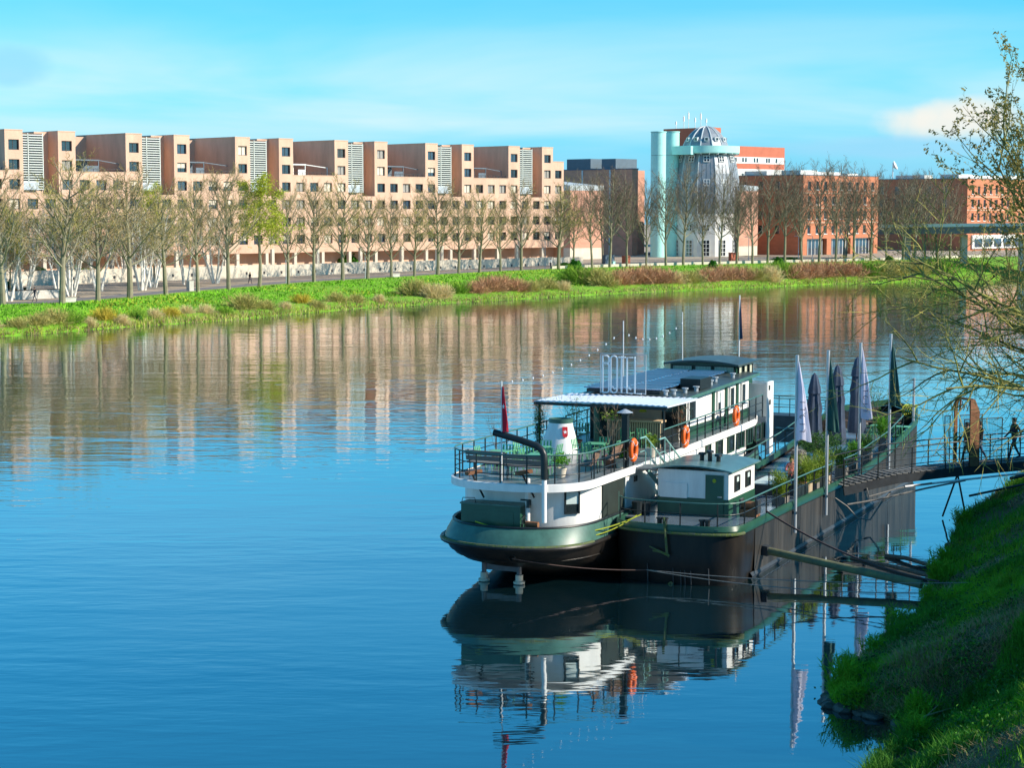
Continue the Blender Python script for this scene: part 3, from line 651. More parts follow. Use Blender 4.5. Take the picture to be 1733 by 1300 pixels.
# birches and a second row on the plaza
k = 0
for u, back, kind, h in ((30, 16, 0, 10.5), (52, 9, 1, 10), (70, 14, 1, 9.5), (122, 14, 0, 9.5), (178, 12, 2, 10.5), (212, 15, 1, 10), (140, 30, 2, 10), (240, 10, 0, 10.5), (270, 13, 2, 11), (304, 18, 1, 10), (325, 14, 1, 10.5), (352, 10, 2, 11), (400, 13, 0, 10.5), (424, 16, 2, 10), (456, 14, 1, 10), (486, 12, 0, 10), (510, 30, 2, 10), (555, 34, 1, 9), (600, 38, 0, 8.5), (690, 40, 1, 8), (740, 42, 2, 8)):
    p = bank_t(u, back); p.z -= .05
    plant(birches[kind], 'birch_tree', 'white-stemmed birch clump on the plaza, ' + ordn(k) + ' from the left behind the tree row', 'tree', p, h / 11, rnd.uniform(0, 6.28), 'birches on the plaza'); k += 1
for u, back, h, lab in ((-18, 9, 13, 'leafy yellow-green tree cut off by the left edge of the photo'), (158, 12, 9.5, 'thin yellow-green leafing tree between bare trunks at left'), (268, 34, 9.5, 'pale green leafing tree behind the birches at left'), (428, 16, 12.2, 'bright yellow-green leafing tree before the apartment block')):
    p = bank_t(u, back); p.z -= .05; plant(leafy[0], 'spring_tree', lab, 'tree', p, h / 12.5, rnd.uniform(0, 6.28), None)
for i, (u, back) in enumerate(((1050, 18), (1118, 18), (1345, 18), (1435, 15), (1520, 16), (1580, 18), (1640, 10))):
    p = bank_t(u, back); p.z -= .05; plant(darks[i % 3], 'plane_tree', 'bare dark tree in the second row behind the parapet, ' + ordn(i) + ' from the left', 'tree', p, rnd.uniform(.78, .98), rnd.uniform(0, 6.28), 'second row of trees by the museum', .8)

# ================================================================ SHRUBS on the bank
def shrub_mesh(seed, n, w=.03, spread=1.0, droop=.0, mats='shrub_red'):
    r = random.Random(seed); m = MB()
    for i in range(n):
        a = r.random() * 6.283; el = r.uniform(.18, 1.45) if spread > .6 else r.uniform(.7, 1.5)
        d = Vector((math.cos(a) * math.cos(el), math.sin(a) * math.cos(el), math.sin(el))); q = Vector((r.gauss(0, .25), r.gauss(0, .25), -.1)) * spread
        ln = r.uniform(.65, 1.05) * (1.0 if el > .6 else .85); s = d.cross(rvec(r)).normalized()
        for k in range(3):
            d2 = (d + rvec(r) * .18 + Vector((0, 0, -droop * k))).normalized(); e = q + d2 * ln / 3
            ribbon(m, q, e, w * (1 - .25 * k), w * (.75 - .25 * k), s)
            if k:
                for _ in range(2): f = (d2 + rvec(r) * .6).normalized(); ribbon(m, e, e + f * ln * .3, w * .6, w * .2, s)
            q = e; d = d2
    return m.mesh('twigs', mats)
def bush_leaf_mesh(seed, n, sz, mats):
    r = random.Random(seed); m = MB()
    for i in range(n):
        d = rvec(r); d.z = abs(d.z); rad = r.uniform(.55, 1) ** .5 * (1 + .22 * noise.noise(d * 2.3 + Vector((seed, 0, 0)))); c = d * rad; c.z *= .85
        a = rvec(r) * sz; b = rvec(r) * sz; k = len(m.v); m.v += [tuple(c - a), tuple(c + b), tuple(c + a), tuple(c - b)]; m.f.append((k, k + 1, k + 2, k + 3)); m.mi.append(0)
    return m.mesh('leaves', mats)
SM = {c: [shrub_mesh(50 + i * 3 + j, 620, .036, 1.0, .06, c) for j in range(2)] for i, c in enumerate(('shrub_red', 'shrub_olive', 'shrub_yellow', 'shrub_green'))}
SM['shrub_straw'] = [shrub_mesh(90 + j, 700, .030, .8, .05, 'shrub_straw') for j in range(2)]
WORD = {'shrub_red': 'reddish-brown twiggy shrub', 'shrub_olive': 'olive-brown twiggy shrub', 'shrub_yellow': 'golden yellow shrub', 'shrub_green': 'fresh green shrub', 'shrub_straw': 'straw-coloured reed clump'}
SH = [(-6, .3, 'shrub_straw', 2.0), (28, .25, 'shrub_olive', 2.0), (62, .3, 'shrub_olive', 2.3), (88, .35, 'shrub_olive', 2.8), (118, .3, 'shrub_green', 2.4), (150, .15, 'shrub_straw', 1.6), (176, .35, 'shrub_yellow', 2.4), (205, .12, 'shrub_straw', 1.8), (230, .3, 'shrub_green', 1.9), (258, .25, 'shrub_straw', 2.0), (285, .28, 'shrub_yellow', 1.9), (312, .3, 'shrub_straw', 2.0), (345, .25, 'shrub_straw', 2.1), (380, .2, 'shrub_green', 1.7), (412, .4, 'shrub_olive', 3.2), (445, .25, 'shrub_olive', 2.2), (478, .2, 'shrub_straw', 1.7), (505, .4, 'shrub_yellow', 2.2), (530, .15, 'shrub_olive', 1.8), (565, .3, 'shrub_olive', 2.4), (600, .22, 'shrub_olive', 2.0), (640, .18, 'shrub_straw', 1.8), (700, .42, 'shrub_olive', 3.8), (727, .22, 'shrub_straw', 3.4), (745, .2, 'shrub_straw', 3.2), (770, .35, 'shrub_green', 2.8), (800, .3, 'shrub_red', 2.5), (822, .36, 'shrub_red', 3.3), (846, .38, 'shrub_red', 3.3), (870, .3, 'shrub_red', 2.9), (896, .25, 'shrub_olive', 2.4), (922, .3, 'shrub_olive', 2.7), (950, .2, 'shrub_straw', 2.2), (972, .6, 'shrub_green', 3.8), (1006, .45, 'shrub_olive', 3.9), (1022, .3, 'shrub_olive', 3.0), (1046, .35, 'shrub_red', 3.4), (1070, .42, 'shrub_red', 3.8), (1094, .42, 'shrub_red', 3.8), (1118, .36, 'shrub_red', 3.5), (1142, .3, 'shrub_straw', 2.8), (1165, .3, 'shrub_olive', 3.0), (1195, .35, 'shrub_red', 3.2), (1222, .4, 'shrub_red', 3.6), (1250, .36, 'shrub_red', 3.3), (1275, .3, 'shrub_olive', 3.2), (1300, .25, 'shrub_straw', 3.6), (1315, .5, 'shrub_green', 3.8), (1338, .35, 'shrub_red', 3.3), (1360, .42, 'shrub_red', 3.8), (1386, .42, 'shrub_red', 3.8), (1412, .42, 'shrub_red', 3.8), (1440, .36, 'shrub_red', 3.6), (1466, .4, 'shrub_green', 3.8), (1490, .3, 'shrub_olive', 3.4), (1515, .35, 'shrub_olive', 3.6), (1545, .4, 'shrub_olive', 3.8), (1580, .4, 'shrub_green', 4.2)]
for i, (u, f, c, h) in enumerate(SH):
    w = bank_w(u); t = bank_t(u); p = w.lerp(t, f * .55); p.z = t.z * (f * .55) ** .62 - .15
    s = thing('riverbank_shrub', WORD[c] + ', ' + ordn(i) + ' from the left along the far waterline', 'shrub', p, rnd.uniform(0, 6.28), 'shrubs along the far waterline')
    h *= 1.12 if u > 790 else .95; o = inst(SM[c][i % 2], 'twigs', s); wd_ = 1.15 if c != 'shrub_straw' else .9; o.scale = (h * .62 * wd_, h * .62 * wd_, h * .62)
# rough herbage all along the far slope: uncountable
m = MB(); r = random.Random(5)
for i in range(34000):
    u = r.uniform(-30, 1700); f = r.random() ** 1.3; w = bank_w(u); t = bank_t(u); p = w.lerp(t, f); p.z = t.z * f ** .62 - .08
    h = r.uniform(.12, .38) * (1.15 if f < .25 else 1); s = Vector((r.gauss(0, 1), r.gauss(0, 1), 0)).normalized() * (r.uniform(.05, .16) if f > .2 else r.uniform(.03, .07)); k = len(m.v)
    q = noise.noise(Vector((p.x * .06, p.y * .06, 5)))
    m.cur = (3 if r.random() < .35 else 2 if (r.random() < .4 or q > .2) else 1) if f < .2 else (1 if q > .18 and r.random() < .5 else 0)
    m.v += [tuple(p - s), tuple(p + s), tuple(p + Vector((r.gauss(0, .12), r.gauss(0, .12), h)))]; m.f.append((k, k + 1, k + 2)); m.mi.append(m.cur)
for i in range(15000):
    u = r.uniform(-30, 1720); f = r.random() * .16; w = bank_w(u); t = bank_t(u); p = w.lerp(t, f); p.z = t.z * f ** .62 - .12; q = noise.noise(Vector((p.x * .05, p.y * .05, 9)))
    h = r.uniform(.2, .62) * (1 + q); s = Vector((r.gauss(0, 1), r.gauss(0, 1), 0)).normalized() * r.uniform(.02, .05); k = len(m.v); m.cur = 3 if r.random() < .42 - q else 2 if r.random() < .55 else 1
    m.v += [tuple(p - s), tuple(p + s), tuple(p + Vector((r.gauss(0, .2), r.gauss(0, .2), h)))]; m.f.append((k, k + 1, k + 2)); m.mi.append(m.cur)
mat('herb_brown', (.20, .13, .07), .95, .4, .4); mat('herb_green', (.15, .38, .012), .9, .4, .4); mat('herb_olive', (.32, .38, .03), .9, .4, .4); mat('herb_straw', (.40, .31, .13), .9, .4, .4)
tag(m.build('bank_grass', ['herb_green', 'herb_olive', 'herb_straw', 'herb_brown']), 'rough grass and dry stems covering the far bank slope', 'grass', kind='stuff')
# hedges and bushes on the plaza
LB = [bush_leaf_mesh(71, 1500, .10, 'hedge_dark'), bush_leaf_mesh(72, 1500, .10, 'hedge_light')]
for u, back, k, sx, sz, lab in ((22, 20, 0, 3.2, 3.6, 'dark evergreen bush by the lamp at the left edge'), (95, 24, 0, 5, 1.8, 'long dark clipped hedge behind the grey planter box'), (318, 34, 0, 1.7, 2.6, 'tall dark round bush before the garden wall at left'), (378, 36, 0, 2.4, 2.0, 'dark square-cut bush between birch clumps'), (432, 36, 0, 2.2, 2.6, 'dark round bush left of the light green hedge'), (478, 34, 1, 3.2, 2.4, 'light green round hedge before the garden wall'), (535, 40, 1, 4.6, 2.0, 'long light green hedge in front of the arcade'), (620, 46, 0, 5.5, 1.4, 'low dark hedge strip below the garden wall'), (690, 46, 0, 4, 1.5, 'low dark hedge beside the golden shrubs'), (793, 26, 1, 3.4, 3.6, 'big bright green bush in front of the pale wall'), (860, 30, 1, 4.2, 1.2, 'low light green hedge right of the big bush'), (905, 30, 1, 4.0, 1.0, 'low clipped hedge near the end of the apartments'), (940, 24, 1, 2.6, 1.6, 'small green bush at the apartment corner'), (1012, 9, 1, 3.0, .8, 'low hedge before the low museum wing'), (1382, 9, 1, 4, .8, 'low green hedge in front of the red office block')):
    p = bank_t(u, back); s = thing('garden_bush', lab, 'bush', (p.x, p.y, p.z - .1), rnd.uniform(0, 6)); o = inst(LB[k], 'leaves', s); o.scale = (sx, sx * .8, sz)
for u, f, h, lab in ((972, .75, 2.6, 'bright green leafy bush on the bank crest at the apartment end'), (1206, .8, 1.6, 'small bright green sapling bush below the dome'), (1316, .8, 1.9, 'bright green sapling bush on the crest before the office block'), (1505, .8, 1.7, 'bright green sapling bush by the rightmost trees'), (43, .12, .7, 'small bright green plant at the far waterline, leftmost'), (233, .1, .8, 'small bright green plant at the waterline below the lamp')):
    p = bank_w(u).lerp(bank_t(u), f); p.z = bank_t(u).z * f ** .62 - .1; s = thing('leafy_bush', lab, 'bush', p, 1.0); o = inst(LB[1], 'leaves', s); o.scale = (h * .55, h * .55, h)
# lamp posts, planter, cabinets
lm = MB(); lm.tube([(0, 0, -.3), (0, 0, 4.6)], [.075, .05], 6); lm_me = lm.mesh('post', 'steel_pale'); lh = MB(); lh.tube([(0, 0, 4.55), (.25, 0, 4.72), (.6, 0, 4.72)], .04, 5); lh.box(.3, .85, -.09, .09, 4.66, 4.76); lh_me = lh.mesh('lamp_head', 'steel_pale')
for i, (u, back) in enumerate(((13, 2.2), (192, 2.4), (358, 7), (507, 2.4), (638, 2.4), (756, 2.2), (963, 7), (1048, 8), (1140, 8), (1311, 8), (1395, 8), (1422, 9))):
    p = bank_t(u, back); t = thing('street_lamp', 'slender grey street lamp on the far path, ' + ordn(i) + ' from the left', 'lamp', (p.x, p.y, p.z - .05), R(150), 'street lamps on the far path'); inst(lm_me, 'post', t); inst(lh_me, 'lamp_head', t)
p = bank_t(88, 13); m = MB(); m.box(-6, 6, -1.2, 1.2, -.2, 1.0); b = thing('planter_box', 'long grey concrete planter box on the plaza at left', 'planter', p, R(50)); m.build('wall', 'kerbstone', b); MB().box(-5.8, 5.8, -1, 1, 1.0, 1.03).build('soil', 'soil', b)
for u, back, w, h, lab in ((356, 3.2, .7, 1.3, 'small grey utility cabinet on the far path'), (1080, 9, 2.4, 1.8, 'dark blue container beside the museum hall'), (1109, 9, 1.5, 1.6, 'orange red box left of the dome'), (1291, 9, 2.2, 1.8, 'brick red box right of the dome'), (139, 2.0, 1.6, .5, 'low grey bench on the crest at left'), (686, 2.2, 1.4, .5, 'pale concrete block bench on the far crest'), (1052, 2.6, .5, .9, 'bright green bin on the museum path')):
    p = bank_t(u, back); c = 'kerbstone' if 'grey' in lab or 'pale' in lab else 'slate_blue' if 'blue' in lab else 'turquoise' if 'bin' in lab else 'brick_tower'
    o = thing('utility_box' if 'bench' not in lab else 'bench', lab, 'box' if 'bench' not in lab else 'bench', (p.x, p.y, p.z - .1), R(45)); MB().box(-w / 2, w / 2, -.35, .35, 0, h).build('body', c, o); MB().box(-w / 2 - .04, w / 2 + .04, -.4, .4, h, h + .08).build('lid', c, o)
# ================================================================ BOATS: materials
mat('hull_black', (.007, .008, .009), .40, scale=1.3, col2=(.026, .021, .017), stretch=(1.6, 1.6, .35), bump=.15, spec=.3, detail=7)
mat('paint_green', (.020, .080, .048), .34, .16, 2.2, spec=.5)
mat('paint_green_pale', (.050, .135, .105), .42, .3, 1.8, spec=.5)
mat('paint_white', (.78, .765, .73), .45, .12, 2.2, stretch=(1, 1, .22), detail=7, spec=.45)
mat('moss', (.10, .15, .015), .95, scale=14., col2=(.10, .11, .09), bump=.6)
mat('deck_grey', (.17, .19, .20), .32, .25, 1.1, spec=.6)
mat('deck_blue', (.13, .17, .21), .16, .25, .9, spec=.8)
mat('post_black', (.014, .020, .022), .4, .2, 3.)
mat('stair_green', (.22, .42, .38), .4, .1, 3.)
mat('rail_green', (.060, .155, .13), .4, .12, 3.)
mat('canopy_white', (.66, .72, .80), .4, .06, 1.2)
mat('solar', (.07, .18, .36), .08, .12, .8, spec=1., coat=1.)
mat('roof_dark', (.055, .075, .072), .38, .4, 2.4)
mat('wood_bench', (.20, .125, .085), .7, .3, 3., stretch=(.6, .6, 6))
mat('wood_grey', (.17, .165, .15), .8, .25, 3., stretch=(.6, .6, 6))
mat('wood_pale', (.56, .40, .24), .65, .2, 4., stretch=(3, 3, .5))
mat('chair_green', (.13, .40, .20), .4, .1, 3.)
mat('buoy_orange', (.86, .135, .015), .45, .08, 3.)
mat('red_cloth', (.55, .022, .05), .8, .15, 5., trans=.25)
mat('white_cloth', (.72, .71, .84), .8, .06, 3., trans=.25)
mat('green_cloth', (.015, .075, .065), .8, .2, 3.)
mat('navy_cloth', (.045, .065, .105), .85, .25, 4.)
mat('rust', (.17, .070, .035), .9, scale=6., col2=(.26, .125, .06))
mat('terracotta', (.36, .12, .065), .8, .15, 4.)
mat('white_mark', (.8, .8, .8), .6, 0)
mat('shield_red', (.50, .012, .02), .5, .05)
mat('ink', (.03, .035, .07), .8, 0)
mat('interior_dark', (.012, .022, .018), .7, .3, 2.)
mat('interior_cream', (.42, .36, .28), .8, .1, 2.)
glassmat('boat_glass', (.020, .030, .034), .05)
mat('blind_pale', (.52, .62, .60), .6, .08, 4.)
mat('curtain_pale', (.46, .47, .36), .8, .35, 9., stretch=(5, 5, .2))
mat('rope_yellow', (.33, .37, .03), .9, .3, 20.); mat('rope_brown', (.085, .055, .05), .9, .3, 20.); mat('rope_grey', (.22, .21, .19), .9, .3, 20.)
mat('leaf_green', (.045, .14, .018), .7, .5, 4., trans=.2); mat('leaf_bamboo', (.20, .29, .025), .7, .45, 5., trans=.25); mat('leaf_fresh', (.10, .30, .015), .7, .4, 5., trans=.25)
mat('stem_brown', (.16, .12, .085), .9, .3, 8.)

mat('boat_steel', (.10, .105, .115), .5, .3, 3.)
BA = R(-24.1)
HD = R(24.1); SV = Vector((math.sin(HD), math.cos(HD), 0)); TV = Vector((math.cos(HD), -math.sin(HD), 0))
WO = Vector((2.027, 68.534, 0)); BO = Vector((6.591, 66.4925, 0))
def bl(o, u, v, x=None, y=None, z=None):
    """photo pixel -> point in a boat's own frame on the plane x=, y= or z= """
    d = ray(u, v); c = Vector((0, 0, CH)) - o; D = Vector((d.dot(TV), d.dot(SV), d.z)); C0 = Vector((c.dot(TV), c.dot(SV), c.z))
    k = (x - C0.x) / D.x if x is not None else (y - C0.y) / D.y if y is not None else (z - C0.z) / D.z
    return C0 + D * k
def w2l(o, p): q = Vector(p) - o; return Vector((q.dot(TV), q.dot(SV), q.z))
def l2w(o, p): return o + TV * p[0] + SV * p[1] + Vector((0, 0, p[2]))
def bthing(o, name, label, cat, loc, rz=0, group=None): return thing(name, label, cat, l2w(o, loc), BA + rz, group)
NA, NS = 21, 14
def ring(z, y0, hw, arc, bow, e=2.3, sh=0.0, full=.72, ysh=2., rise=None):
    pts = []
    for k in range(NA):
        th = -math.pi / 2 + math.pi * k / (NA - 1); s, c = math.sin(th), math.cos(th)
        pts.append((hw * math.copysign(abs(s) ** (2 / e), s), y0 + arc * (1 - abs(c) ** (2 / e))))
    side = []
    for i in range(1, NS + 1):
        f = i / NS; y = lerp(y0 + arc, bow, f); w = hw * (1 if f < full else max(0.0, 1 - ((f - full) / (1 - full)) ** 2.2)); side.append((max(w, .05), y))
    pts += side; pts += [(-x, y) for x, y in reversed(side)]
    return [Vector((x, y, z + (rise(y) if rise else sh * max(0, y - ysh)))) for x, y in pts]
def deck_fill(mb, rg):
    """flat deck across a ring, left to right strips"""
    n = len(rg); lft = [rg[k] for k in range(NA // 2, -1, -1)] + [rg[n - 1 - i] for i in range(NS)]; rgt = [rg[k] for k in range(NA // 2, NA)] + [rg[NA + i] for i in range(NS)]
    for i in range(len(lft) - 1): mb.quad(lft[i], rgt[i], rgt[i + 1], lft[i + 1])
def along(pts, step):
    """resample a polyline"""
    out = [Vector(pts[0])]; acc = 0
    tot = sum((Vector(b) - Vector(a)).length for a, b in zip(pts, pts[1:])); n = max(1, round(tot / step)); st = tot / n
    need = st
    for a, b in zip(pts, pts[1:]):
        a = Vector(a); b = Vector(b); L_ = (b - a).length; p = 0
        while acc + (L_ - p) >= need - 1e-6:
            p += need - acc; acc = need; out.append(a.lerp(b, p / L_)); need += st
        acc += L_ - p
    return out
def railing(parent, pts, h=1.0, step=1.0, rails=(1.0, .66, .33), pr=.026, rr=.022, pm='post_black', rm='rail_green', flat=False, name='post'):
    P = along(pts, step); up = Vector((0, 0, 1))
    for i, p in enumerate(P):
        m = MB()
        if flat: m.beam(p, p + up * h, .085, .03, up=(1, 0, 0))
        else: m.tube([p, p + up * h], pr, 6)
        m.build(name, pm, parent)
    for k, f in enumerate(rails): m = MB(); m.tube([Vector(p) + up * h * f for p in pts], rr * (1.25 if k == 0 else .8), 6); m.build('rail', rm if k == 0 else pm, parent)
def win_part(parent, p, w, h, axis, glass='boat_glass', fm='post_black', blind=None, t=.05, mull=0, nm='window'):
    """framed window standing proud of a wall; axis = outward normal in the parent's frame"""
    m = frame_mesh(w, h, t, mull); o = m.build(nm, fm, parent); o.location = p; o.rotation_euler = (0, 0, math.atan2(axis[1], axis[0]) + math.pi / 2)
    inst(pane_mesh(w - .02, h - .02, glass), 'pane', o, (0, -.012, .01))
    if blind: inst(pane_mesh(w - 2 * t, h - .02, blind[0], blind[1], .97, 'blind'), 'blind', o, (0, -.016, 0))
    return o

# ================================================================ WHITE HOTEL BOAT
wb = thing('hotel_boat', 'white hotel boat with green bulwark, roof terrace and BOTEL sign', 'boat', WO, BA)
bowY = 22.5
hull = MB(); hull.loft([ring(-.7, -2.2, 1.9, 5, 18, sh=.0), ring(-.05, -3.1, 2.3, 4.6, 19.1, full=.68), ring(.35, -4.2, 2.45, 4.2, 19.8, full=.62), ring(.75, -5.6, 2.6, 3.4, 20.3, sh=.006, full=.68), ring(1.15, -6.35, 2.68, 3.0, 20.8, sh=.01, full=.68), ring(1.48, -6.55, 2.72, 2.8, 21.1, sh=.012, full=.68)]); hull.build('hull', 'hull_black', wb, smooth=True)
m = MB(); rr_ = ring(1.50, -6.62, 2.80, 2.8, 21.2, sh=.012, full=.68); m.tube(rr_ + [rr_[0]], .085, 8, cap=False); rub = m.build('rub_rail', 'hull_black', wb, smooth=True)
m = MB(); seg = rr_[4:20]; m.tube([p + Vector((0, 0, .05)) for p in seg], .065, 6); m.build('moss_growth', 'moss', rub)
for zz_, dy in ((1.02, .0), ): m = MB(); r2 = ring(.98, -6.03, 2.66, 3.15, 20.6, sh=.008, full=.68); m.tube(r2[1:20], .03, 5); m.build('weld_strake', 'hull_black', wb)
m = MB(); m.loft([ring(1.53, -6.56, 2.74, 2.8, 21.2, sh=.012, full=.68), ring(1.80, -6.40, 2.70, 2.8, 21.2, sh=.014, full=.68), ring(2.10, -6.10, 2.62, 2.8, 21.2, sh=.016, full=.68)]); m.build('bulwark', 'paint_green_pale', wb, smooth=True)
m = MB(); rr_ = ring(2.12, -6.08, 2.60, 2.8, 21.2, sh=.016, full=.68); m.tube(rr_ + [rr_[0]], .05, 6, cap=False); m.build('cap_rail', 'post_black', wb, smooth=True)
m = MB(); deck_fill(m, ring(1.78, -6.0, 2.58, 2.8, 20.6, full=.68)); m.build('main_deck', 'deck_grey', wb)
wr = lambda z, d=0: ring(z, -4.9 - d, 2.42 + d, 1.9, 19.3, e=2.6, full=.70, sh=.012)
m = MB(); m.loft([wr(1.75), wr(3.36)]); m.build('cabin_wall', 'paint_white', wb, smooth=True)
fr = lambda z, d=0: ring(z, -5.95 - d, 2.62 + d, 2.3, 20.2, e=2.35, full=.74, sh=.012)
m = MB(); m.loft([fr(3.33, -.9), fr(3.33), fr(3.58), fr(3.60, -.06)]); m.build('fascia', 'paint_white', wb, smooth=True)
m = MB(); deck_fill(m, fr(3.55, -.05)); m.build('terrace_deck', 'deck_grey', wb)
# main-deck fittings on the starboard side
win_part(wb, (*bl(WO, 963, 845, y=-3.95).xy, 2.42), .55, .82, (.87, -.5), blind=('blind_pale', .42))
_q = wr(2.4, .03); _k = 15; _a = (_q[_k] + _q[_k + 1]) / 2; _n = (_q[_k + 1] - _q[_k]).cross(Vector((0, 0, 1))).normalized()
for o in [wb.children[-1]]: o.location = (_a.x, _a.y, 2.46); o.rotation_euler = (0, 0, math.atan2(_n.y, _n.x) + math.pi / 2)
m = MB(); m.box(2.33, 2.47, -2.75, -.55, 1.8, 3.32); d_ = m.build('dark_doorway_panel', 'interior_dark', wb); MB().box(2.40, 2.50, -.62, -.5, 1.8, 3.33).build('door_leaf', 'paint_white', d_)  # dark panel paints the shade inside the open door
for y in (.45, .62): MB().box(2.40, 2.46, y, y + .11, 2.95, 3.15).build('louvre', 'post_black', wb)
for y, w in ((8.9, .55), (10.35, .75), (11.9, .8), (13.2, .8), (14.5, .75), (15.75, .7), (16.75, .55)):
    win_part(wb, (2.46, y, 2.55 + .012 * y), w, .72, (1, 0), mull=1 if 13 < y < 15 else 0, fm='paint_green')
MB().box(2.44, 2.72, 7.0, 8.3, 2.62, 3.02).build('vent_box', 'paint_white', wb)
for y in (7.3, 7.6, 7.9): MB().tube([(2.58, y, 3.02), (2.58, y, 3.16)], .05, 6).build('vent_pipe', 'steel_pale', wb)
# stern gear
lk = thing('deck_locker', 'dark green steel locker on the stern of the white boat', 'locker', l2w(WO, (-1.15, -5.35, 1.78)), BA)
a = bl(WO, 780, 848, y=-5.7); b = bl(WO, 880, 848, y=-5.7); a -= Vector((-1.15, -5.35, 1.78)); b -= Vector((-1.15, -5.35, 1.78))
m = MB(); m.box(a.x, b.x, -.34, .34, 0, 1.0); m.build('body', 'paint_green', lk); MB().box(a.x - .03, b.x + .03, -.38, .38, 1.0, 1.05).build('lid', 'paint_green_pale', lk); MB().box(a.x + .5, b.x - .25, -.352, -.34, .1, .82).build('door', 'paint_green', lk)
m = MB(); m.tube([(a.x, -.3, 1.02), (a.x + .05, -.3, 1.2), (a.x + .5, -.3, 1.22), (a.x + .55, -.3, 1.02)], .015, 5); m.build('handle', 'post_black', lk)
for u in (797, 882):
    p = bl(WO, u, 801, y=-5.75); q = bl(WO, u + 22, 842, y=-5.0); m = MB(); m.beam(p + Vector((-.1, -.2, 0)), p + Vector((.28, .25, .06)), .16, .12); m.build('bracket_head', 'rust', wb); m = MB(); m.tube([p + Vector((0, .1, -.05)), q], .035, 6); m.build('strut', 'post_black', wb)
m = MB(); m.lathe([(.12, 0), (.12, .05)], 16); prt = m.build('porthole', 'post_black', wb); prt.location = bl(WO, 815, 819, y=-4.86); prt.rotation_euler = (R(90), 0, 0)
p = bl(WO, 893, 810, y=-5.35); q = bl(WO, 893, 845, y=-5.35); m = MB(); m.tube([q - Vector((0, 0, .75)), p], .085, 10); m.build('vent_pipe', 'paint_white', wb, smooth=True)
q = bl(WO, 895, 852, y=-5.6); m = MB(); m.tube([q - Vector((0, 0, .16)), q + Vector((0, 0, .12))], .085, 10); m.tube([q + Vector((-.3, 0, .1)), q + Vector((0, 0, .1))], .03, 6); m.build('floodlight', 'post_black', wb)
# winch
wq = bl(WO, 895, 880, y=-5.5); wn = thing('deck_winch', 'small rusty hand winch with spoked wheel on the stern', 'winch', l2w(WO, (wq.x, wq.y, 1.78)), BA)
m = MB(); m.tube([(-.1, 0, .42), (.35, 0, .42)], .10, 8); m.build('drum', 'rust', wn); m = MB(); m.tube([(-.14, .26 * math.cos(t * .5236), .45 + .26 * math.sin(t * .5236)) for t in range(13)], .02, 5)
for t in range(6): m.tube([(-.14, 0, .45), (-.14, .25 * math.cos(t * 1.047), .45 + .25 * math.sin(t * 1.047))], .012, 4)
m.build('hand_wheel', 'post_black', wn); MB().box(-.12, .4, -.12, .12, 0, .33).build('base', 'rust', wn)
# davit: white lower post, black curved upper arm
dp = [bl(WO, u, v, y=-5.72) for u, v in ((921, 884), (921, 812))]; m = MB(); m.tube([dp[0] - Vector((0, 0, .02)), dp[1]], .085, 10); m.build('davit_post', 'paint_white', wb, smooth=True)
dp = [bl(WO, u, v, y=-5.72) for u, v in ((921, 812), (921, 785), (920.5, 770), (917, 762), (909, 755), (880, 745), (850, 736), (836, 732))]; m = MB(); m.tube(dp, .118, 10); m.build('davit_arm', 'post_black', wb, smooth=True)
# rudder-head frame at the waterline
rg = thing('mooring_bracket', 'grey steel bracket on two round legs at the waterline under the stern', 'bracket', l2w(WO, (-.62, -4.55, 0)), BA)
a = w2l(WO, at_z(817, 985, 0)); b = w2l(WO, at_z(877, 990, 0)); c = (a + b) / 2; rg.location = l2w(WO, c); hw_ = (b - a).length / 2
MB().box(-hw_, hw_, .1, .2, .42, .95).build('plate', 'boat_steel', rg)
for s in (-1, 1):
    MB().tube([(s * hw_, .1, -.4), (s * hw_, .1, 1.1)], .085, 10).build('leg', 'boat_steel', rg); m = MB(); m.lathe([(.13, .1), (.13, .32)], 12, c=(s * hw_, .1, 0)); m.lathe([(.20, .02), (.20, .1)], 12, c=(s * hw_, .1, 0)); m.build('foot', 'concrete', rg)
# hawse hole
m = MB(); m.lathe([(.10, 0), (.13, .05), (.10, .09)], 14, cap=False); hh = m.build('hawse_hole', 'hull_black', wb, smooth=True); hh.location = (.62, -6.28, 1.18); hh.rotation_euler = (R(100), 0, 0)
# terrace railings
o_ = fr(3.56, -.10); loop = o_[:NA]; lft = [o_[-1 - i] for i in range(NS) if o_[-1 - i].y < 6]; rgt = [o_[NA + i] for i in range(NS)]
lpath = list(reversed(lft)) + loop
cut = [p for p in lpath]; endp = Vector((2.52, .1, 3.56)); railing(wb, cut + [endp], 1.0, .95)
railing(wb, [Vector((2.54, 3.3, 3.57)), Vector((2.54, 8, 3.62)), Vector((2.54, 12, 3.67)), Vector((2.54, 16.2, 3.74))], .98, .98, flat=True)
railing(wb, [Vector((-2.54, 6, 3.6)), Vector((-2.54, 16.2, 3.74))], .98, 1.2)
# deck house and its roof
HY0, HY1, HX = 6.95, 16.2, 1.9
m = MB(); m.box(-HX, HX, HY0, HY1, 3.52, 5.36); m.build('house_wall', 'paint_white', wb)
m = MB(); m.box(HX, HX + .012, HY0 + .05, HY1 - .03, 3.56, 4.12); m.build('wall_skirt', 'paint_green', wb)
for y in (11.15, 12.9, 14.45): MB().box(HX, HX + .06, y - .13, y + .13, 3.55, 5.34).build('pilaster', 'paint_green', wb)
for y, w, z, h, mt in ((7.25, .62, 4.2, 1.0, 'paint_green'), (8.35, .9, 4.32, .98, 'paint_white'), (11.85, .5, 4.3, .92, 'paint_white'), (13.62, .62, 4.3, .98, 'paint_white'), (15.25, .58, 4.3, 1.0, 'paint_white')):
    win_part(wb, (HX + .03, y, z), w, h, (1, 0), fm=mt, blind=('blind_pale', .5) if y == 11.85 else None, mull=0, t=.06)
m = MB(); nR = 10
